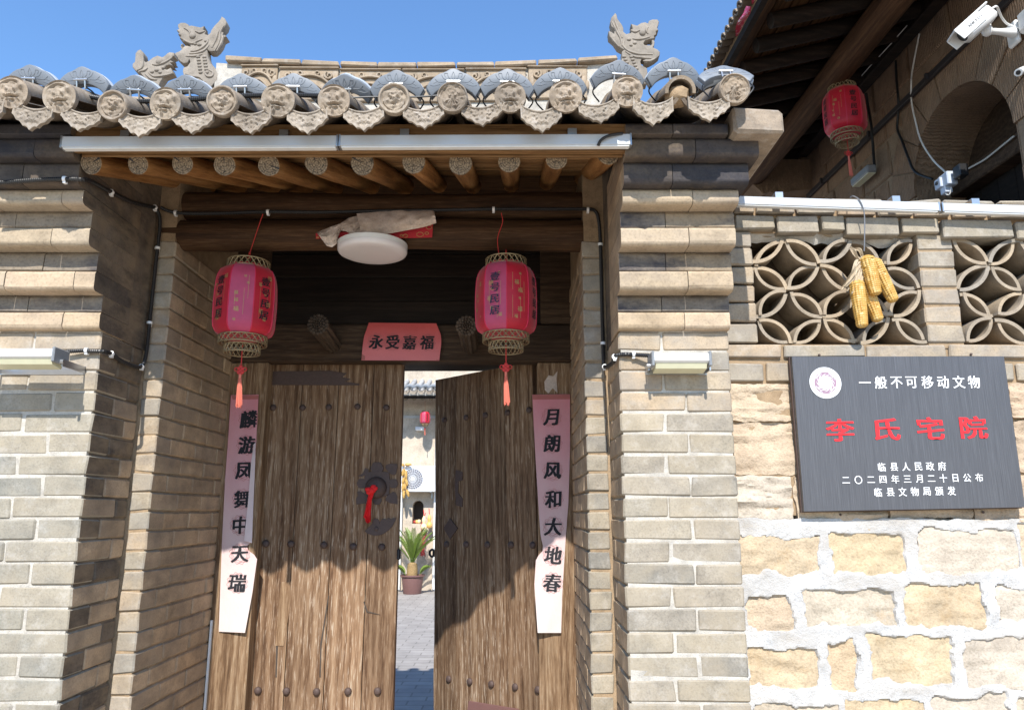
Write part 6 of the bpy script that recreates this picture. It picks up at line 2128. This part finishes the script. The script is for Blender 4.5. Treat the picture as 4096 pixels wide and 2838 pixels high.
mb = MB(); mb.tube([arm0, arm0 + (arm1 - arm0) * .5, arm1], [.017, .019, .030], 12); obj('arm', mb, M['white'], t, True)
c = CZ(2010, 1000, .02)
mb = MB(); mb.box(-.012, .02, -.045, .045, -.075, .075, .012); mb.v = [tuple(c + nx * x + ex * y + uz * z) for x, y, z in mb.v]; obj('base_plate', mb, M['white'], t)
mb = MB(); mb.tube(catmull([CZ(1330, 290, .27), CZ(1420, 215, .26), CZ(1500, 200, .24), CZ(1560, 320, .2), CZ(1650, 520, .15), CZ(1780, 680, .1), CZ(1950, 760, .06), CZ(2100, 800, .04), CZ(2290, 840, .03)], 6), .0065, 7); obj('cable', mb, M['white'], t, True)
t = thing('bullet_camera', 'tiny white bullet camera on the stone at the photo right edge', 'camera', W4(2180, 510, .03))
c0, c1_ = W4(2170, 515, .10), W4(2215, 495, .0)
mb = MB(); mb.tube([c0, c1_], .022, 14); obj('body', mb, M['white'], t, True)
mb = MB(); mb.tube([c0 + (c0 - c1_).normalized() * .001, c0 + (c0 - c1_).normalized() * .004], .013, 12); obj('lens', mb, M['black'], t, True)
mb = MB(); c = W4(2200, 150, .03); mb.box(c.x - .02, c.x + .03, c.y - .10, c.y + .03, c.z - .08, c.z + .06, .02)
single('junction_box', mb, M['white'], 'pale junction box cut by the right photo edge near the camera', 'junction box')

# lantern and ribbons at the house
cl = W4(935, 800, .50)
lantern('red lantern hanging under the dark eave of the side house', cl, radians(-133), (), {1: 'ink', 7: 'ink'}, (0, 2), [cl + Vector((0, 0, .18)), W4(905, 600, .48), W4(895, 560, .52)], .98)
rbn = thing('ribbon_bow', 'red polka dot ribbon standing on the edge of the side house roof', 'ribbon', W4(180, 250, 1.55))
E3 = lambda x, y, n: HM @ SH(1900 + .5425 * x, .5425 * y, n)
def rib(L_, R_, nm):
    mb = MB(); A_, B_ = resample_n(L_, 14), resample_n(R_, 14)
    mb.grid(lambda u, v: E3(A_[round(v * 14)][0] * (1 - u) + B_[round(v * 14)][0] * u, A_[round(v * 14)][1] * (1 - u) + B_[round(v * 14)][1] * u, 1.60 + .05 * sin(v * 3 + u * 2)), 6, 14)
    obj(nm, mb, M['ribbon'], rbn, True)
rib([(2000, 45), (1978, 100), (1935, 160), (1920, 210), (1922, 268)], [(2036, 50), (2030, 100), (1990, 160), (1960, 220), (1935, 270)], 'loop')
rib([(2040, -60), (2038, 0), (2042, 30)], [(2080, -60), (2066, 0), (2050, 32)], 'loop')

# ================================================================== courtyard seen through the gap
fh = thing('courtyard_house', 'pale rendered house across the courtyard with grey tiled eave', 'house', (-2.0, 16.4, 0))
YC = 16.2
nx0, nx1 = P(1650, 2040, YC).x, P(1694, 2040, YC).x
nz0, nz1 = P(1672, 2093, YC).z, P(1672, 2001, YC).z
zc_ = nz1 - (nx1 - nx0) / 2
mb = MB()
arc = [((nx0 + nx1) / 2 + (nx1 - nx0) / 2 * cos(pi * k / 12), zc_ + (nx1 - nx0) / 2 * sin(pi * k / 12)) for k in range(13)]
# wall as pieces round the niche
mb.box(-9, nx0, YC, YC + .6, 0, 4.9); mb.box(nx1, 6, YC, YC + .6, 0, 4.9)
mb.box(nx0, nx1, YC + .0005, YC + .6, 0, nz0)
top = [(nx1, zc_)] + arc[1:-1] + [(nx0, zc_)]
poly = top + [(nx0, 4.9), (nx1, 4.9)]
mb.prism(poly, YC + .0003, YC + .3)
obj('wall', mb, M['far_wall'], fh)
mb = MB(); mb.box(nx0, nx1, YC + .25, YC + .3, nz0, nz1); obj('niche_back', mb, M['dark_void'], fh)
mb = MB(); mb.box(-9, 6, YC - .02, YC + .01, P(1670, 1672, YC).z, P(1670, 1662, YC).z); obj('string_course', mb, M['far_tile'], fh)
ez = P(1670, 1560, 15.4).z
SLF = .38
bed = MB(); bed.add(*slab(-8, 5, 15.42, ez - .03, 18.0, ez - .03 + 2.58 * SLF, .08)); obj('roof_bed', bed, M['far_tile'], fh)
bed = MB(); bed.box(-8, 5, 15.46, 15.52, ez - .16, ez - .06); obj('fascia_board', bed, M['wood_eave'], fh)
angf = math.atan(SLF)
seg = MB()
for k in range(7):
    sm = shell(.052, .046, .014, 0, pi, 8, .36)
    seg.add([(x, y + k * .345, z) for x, y, z in sm.v], sm.f)
cap_far = seg.mesh('cap_tile_row', M['far_tile'], True)
seg = MB()
for k in range(12):
    sm = shell(.085, .080, .014, pi + .35, 2 * pi - .35, 6, .24)
    seg.add([(x, y + k * .20, z + .006 * (k % 2) + k * .0) for x, y, z in sm.v], sm.f)
pan_far = seg.mesh('pan_tile_row', M['far_tile'], True)
spf = P(1580 + .2255 * 540, 1560, 15.4).x - P(1580 + .2255 * 400, 1560, 15.4).x
xf0 = P(1580 + .2255 * 400, 1560, 15.4).x
for k in range(-5, 8):
    o = link('cap_tile_row', cap_far, fh); at(o, (xf0 + k * spf, 15.36, ez + .015), (angf, 0, 0))
    o = link('pan_tile_row', pan_far, fh); at(o, (xf0 + (k + .5) * spf, 15.35, ez + .04), (angf, 0, 0))
    o = link('drip_tile', DRIP[k % 5], fh); at(o, (xf0 + (k + .5) * spf, 15.34, ez + .045), (.1, 0, 0), (.95, 1, .9))
for k, x in enumerate((185, 337, 487, 637, 35, 785)):
    q = P(1580 + .2255 * x, 1440 + .2255 * 683, 15.5)
    mb = MB(); mb.tube([(0, 0, 0), (0, .9, .9 * SLF)], .042, 12, True, 0, 1)
    o = obj('rafter', mb, [M['wood_eave'], M['wood_end']], fh, True, world=False); at(o, q)
mb = MB(); q0, q1 = P(1600, 1484, 17.6), P(1790, 1484, 17.6); mb.box(-8, 5, 17.55, 17.8, q0.z - .04, q0.z + .06); obj('ridge', mb, M['ac_white'], fh)
for k in range(5):
    t = thing('fan_lamp', f'{("first", "second", "third", "fourth", "fifth")[k]} fan lamp from the left on the roof across the courtyard', 'eave lamp', (xf0 + (k - 1) * spf, 15.34, ez + .125), 'fan lamps across the courtyard')
    t.scale = (.88, .88, .88)
    for nm, me in (('housing', fan_me), ('back_shell', rim_me)):
        o = link(nm, me, t)
cl = P(1580 + .2255 * 535, 1440 + .2255 * 1020, 15.75)
lantern('small red lantern hanging on the house across the courtyard', cl, -pi / 2 - .2, (0,), {1: 'ink'}, (0,), [cl + Vector((0, 0, .18)), cl + Vector((-.01, 0, .35)), cl + Vector((-.02, .05, .50))], .72)
mb = MB(); a_, b_ = P(1580 + .2255 * 360, 1440 + .2255 * 1200, 16.05), P(1580 + .2255 * 505, 1440 + .2255 * 1225, 16.05); mb.box(a_.x, b_.x, 16.05, 16.2, b_.z - .02, a_.z + .03, .01)
single('wall_lamp', mb, M['white'], 'white lamp beside the courtyard lantern', 'wall lamp')
# air conditioner
A2 = lambda x, y, Y: P(1580 + .2004 * x, 1780 + .2004 * y, Y)
ac = thing('air_conditioner', 'white air conditioner outdoor unit on the courtyard wall', 'air conditioner', A2(450, 930, 16.0))
ya = 15.85
a_, b_ = A2(118, 407, ya), A2(803, 925, ya)
mb = MB(); mb.box(a_.x, b_.x, ya, ya + .30, b_.z, a_.z, .015); obj('casing', mb, M['ac_white'], ac)
fc = A2(355, 672, ya - .004); frr = 205 * .2004 * 15.55 / 2960
mb = MB(); mb.lathe([(frr, 0), (frr * .98, .004), (0, .004)], 36, fc, M=Matrix.Rotation(pi / 2, 4, 'X')); obj('fan_opening', mb, M['ac_grille'], ac)
mb = MB()
for k in range(26):
    an = 2 * pi * k / 26
    mb.tube([(fc.x + .03 * cos(an), fc.y - .012, fc.z + .03 * sin(an)), (fc.x + frr * .6 * cos(an + .12), fc.y - .016, fc.z + frr * .6 * sin(an + .12)), (fc.x + frr * cos(an + .2), fc.y - .01, fc.z + frr * sin(an + .2))], .0035, 4)
for r_ in (.35, .6, .82, 1.0):
    mb.tube([(fc.x + frr * r_ * cos(k * pi / 16), fc.y - .014, fc.z + frr * r_ * sin(k * pi / 16)) for k in range(33)], .003, 4)
mb.lathe([(.035, 0), (.033, .012), (0, .014)], 16, fc + Vector((0, -.012, 0)), M=Matrix.Rotation(pi / 2, 4, 'X'))
obj('fan_guard', mb, M['ac_white'], ac)
mb = MB()
for k, ch in enumerate('YZDO'):
    c = A2(632 + k * 26, 497, ya - .003); put_glyph(mb, ch, lambda x, z: (c.x + x, c.y, c.z + z), .03, .03, .01)
obj('lettering', mb, M['red_cord'], ac)
mb = MB()
for x in (230, 720):
    c = A2(x, 960, ya + .15); mb.box(c.x - .015, c.x + .015, ya + .02, YC, c.z + .02, c.z + .045); mb.box(c.x - .015, c.x + .015, YC - .03, YC, c.z - .10, c.z + .045)
obj('bracket', mb, M['galv'], ac)
# corn string on the air conditioner
cs2 = thing('corn_string', 'string of yellow corn cobs hanging at the left side of the air conditioner', 'corn', A2(200, 1050, 15.8))
for k, (x0, y0, x1, y1) in enumerate(((175, 470, 150, 620), (210, 500, 225, 680), (180, 640, 150, 780), (215, 670, 245, 810), (170, 760, 150, 920), (200, 770, 205, 890), (180, 900, 172, 1060), (235, 880, 275, 1030), (140, 400, 180, 385), (200, 385, 330, 385))):
    mb = MB(); p0, p1 = A2(x0, y0, 15.79), A2(x1, y1, 15.78)
    mb.tube([p0, p0 + (p1 - p0) * .1, p0 + (p1 - p0) * .5, p0 + (p1 - p0) * .9, p1], [.01, .03, .034, .022, .006], 10)
    obj('cob', mb, M['corn'], cs2, True)
mb = MB(); mb.tube([A2(190, 390, 15.8), A2(195, 640, 15.8), A2(195, 940, 15.8)], .012, 6); obj('husk_string', mb, M['husk'], cs2)
# gourds and chillies
B2 = lambda x, y, Y: P(1560 + .2193 * x, 2050 + .2193 * y, Y)
def gourd(x, y0, y1, w, mat, label, Y):
    a_, b_ = B2(x, y0, Y), B2(x, y1, Y)
    H = a_.z - b_.z; R_ = w * .2193 * 15.0 / 2960 / 2
    t = thing('gourd', label, 'gourd', b_, 'gourds hanging on the courtyard wall')
    mb = MB(); mb.lathe([(0, 0), (R_ * .6, H * .03), (R_ * .95, H * .14), (R_, H * .24), (R_ * .85, H * .36), (R_ * .5, H * .46), (R_ * .52, H * .54), (R_ * .66, H * .64), (R_ * .6, H * .78), (R_ * .3, H * .93), (0, H)], 20, b_)
    obj('fruit', mb, M[mat], t, True)
    mb = MB(); mb.tube([(b_.x, Y, b_.z + H), (b_.x - .02, Y + .05, b_.z + H + .12)], .008, 6); obj('stalk', mb, M['red_cord'], t)
gourd(615, 50, 318, 122, 'gourd_pale', 'pale cream gourd hanging beside the wall niche', 15.95)
gourd(715, 25, 283, 118, 'gourd', 'orange gourd hanging beside the pale gourd', 16.0)
ch = thing('chilli_string', 'long string of dried red chillies below the gourds', 'chillies', B2(610, 770, 16.05))
mb = MB(); mb.tube([B2(650, 0, 16.1), B2(560, 240, 16.05), B2(600, 480, 16.06), B2(615, 770, 16.06)], .008, 5); obj('cord', mb, M['red_cord'], ch)
rr = random.Random(8)
mb = MB()
for k in range(110):
    f = rr.random()
    c = B2(590 + 40 * rr.uniform(-1, 1) + (30 if f < .3 else 0), 300 + f * 470, 16.06)
    d = Vector((rr.uniform(-.05, .05), rr.uniform(-.03, .0), -.05))
    mb.tube([c, c + d * .5, c + d], [.005, .009, .002], 5)
o = obj('chillies', mb, M['chilli'], ch, True); o['kind'] = 'stuff'
for k, (x, y, r, mt) in enumerate(((450, 180, .035, 'chilli'), (490, 165, .04, 'gourd'), (530, 160, .045, 'gourd_pale'))):
    mb = MB(); c = B2(x, y, YC + .08); mb.blob((c.x, c.y, nz0 + r), (r, r, r), 12, 8)
    single('dried_fruit', mb, M[mt], ('red dried fruit in the wall niche', 'yellow dried fruit in the wall niche', 'pale dried fruit in the wall niche')[k], 'fruit', 'fruit laid in the niche', True)
# drain pipes
mb = MB(); x_ = P(1737, 2200, 16.1).x; mb.tube([(x_, 16.12, .02), (x_, 16.12, 3.9)], .035, 12)
single('drain_pipe', mb, M['slate_pipe'], 'white drain pipe down the courtyard wall right of the gourds', 'pipe', smooth=True)
mb = MB(); x_ = P(1601, 2200, 16.1).x - .03; mb.tube([(x_, 16.12, .02), (x_, 16.12, 2.6)], .05, 12)
single('drain_pipe', mb, M['slate_pipe'], 'white drain pipe down the courtyard wall left of the cycad', 'pipe', smooth=True)
# potted cycad
YPOT = 15.55
pb, pr0 = B2(405, 1420, YPOT), B2(405, 1130, YPOT)
H = pr0.z
Rr = 228 * .2193 * 14.9 / 2960
cy = thing('potted_cycad', 'small cycad palm with arching fronds in a brown pot', 'potted plant', (pb.x, YPOT, .004))
mb = MB(); mb.lathe([(Rr * .70, 0), (Rr * .72, .01), (Rr * .88, H * .88), (Rr * .88, H * .9), (Rr * 1.0, H * .92), (Rr * 1.0, H), (Rr * .94, H), (Rr * .9, H * .9), (0, H * .88)], 36, (pb.x, YPOT, .006))
obj('pot', mb, M['pot'], cy, True)
mb = MB(); mb.lathe([(Rr * .9, 0), (Rr * .5, .02), (0, .03)], 24, (pb.x, YPOT, H * .88)); obj('soil', mb, M['soil'], cy)
tz = B2(400, 925, YPOT).z
mb = MB()
mb.grid(lambda u, v: Vector((pb.x - .01, YPOT, H * .85)) + Vector(((.092 + .008 * sin(v * 4) + .010 * abs(sin(u * 2 * pi * 7 + (int(v * 9) % 2) * 1.5))) * cos(2 * pi * u), (.092 + .010 * abs(sin(u * 2 * pi * 7 + (int(v * 9) % 2) * 1.5))) * sin(2 * pi * u), (tz - H * .85) * v)), 56, 18)
mb.blob((pb.x - .01, YPOT, tz - .01), (.08, .08, .04), 14, 8)
obj('trunk', mb, M['bark'], cy, True)
def frond(base, az, lean, L, parent, seed):
    rr = random.Random(seed)
    pts = []
    d = Vector((cos(az) * sin(lean), sin(az) * sin(lean), cos(lean)))
    p = Vector(base); n = 22
    for k in range(n + 1):
        pts.append(p.copy())
        lean_k = lean + .55 * (k / n) ** 1.6
        d = Vector((cos(az) * sin(lean_k), sin(az) * sin(lean_k), cos(lean_k)))
        p += d * (L / n)
    mb = MB(); mb.tube(pts, [.006 * (1 - .7 * k / n) for k in range(n + 1)], 5)
    for k in range(4, n + 1):
        for half in (0, .33, .66):
            i = min(k, n); j = min(i + 1, n)
            q = pts[i] + (pts[j] - pts[i]) * half
            t_ = (pts[min(i + 1, n)] - pts[i - 1]).normalized()
            sd_ = t_.cross(Vector((0, 0, 1)))
            sd_ = sd_.normalized() if sd_.length > 1e-3 else Vector((1, 0, 0))
            up_ = sd_.cross(t_)
            ll = .085 * (sin(pi * min(.98, (k - 2) / (n - 1))) ** .6) * rr.uniform(.85, 1.1) + .02
            for s_ in (-1, 1):
                e = q + sd_ * (s_ * ll * .72) + t_ * ll * .62 + up_ * ll * .28
                w = t_ * .0036
                mb.add([q - w, q + w, (q + e) / 2 + w * 1.3 + up_ * .006, e, (q + e) / 2 - w * 1.3 + up_ * .006], [(0, 1, 2, 4), (4, 2, 3)])
    obj('frond', mb, M['leaf'], parent)
rr = random.Random(3)
for k in range(20):
    az = k * 2.399 + rr.uniform(-.3, .3)
    frond((pb.x - .01, YPOT, tz - .01), az, .12 + .55 * (k / 19) + rr.uniform(-.05, .05), .76 - .06 * (k / 19), cy, k)
for k, (dx, dy) in enumerate(((.14, -.08), (-.13, -.05))):
    for j in range(3):
        frond((pb.x + dx, YPOT + dy, H), (0.2 if dx > 0 else pi) + (j - 1) * .6, .75, .28, cy, 40 + k * 3 + j)

# close the place off the picture: house walls left and right of the courtyard
mb = MB(); mb.box(-9, -8.6, 5.0, 16.2, 0, 3.6); single('courtyard_side_wall', mb, M['far_wall'], 'rendered wall closing the courtyard on its far left', 'wall')
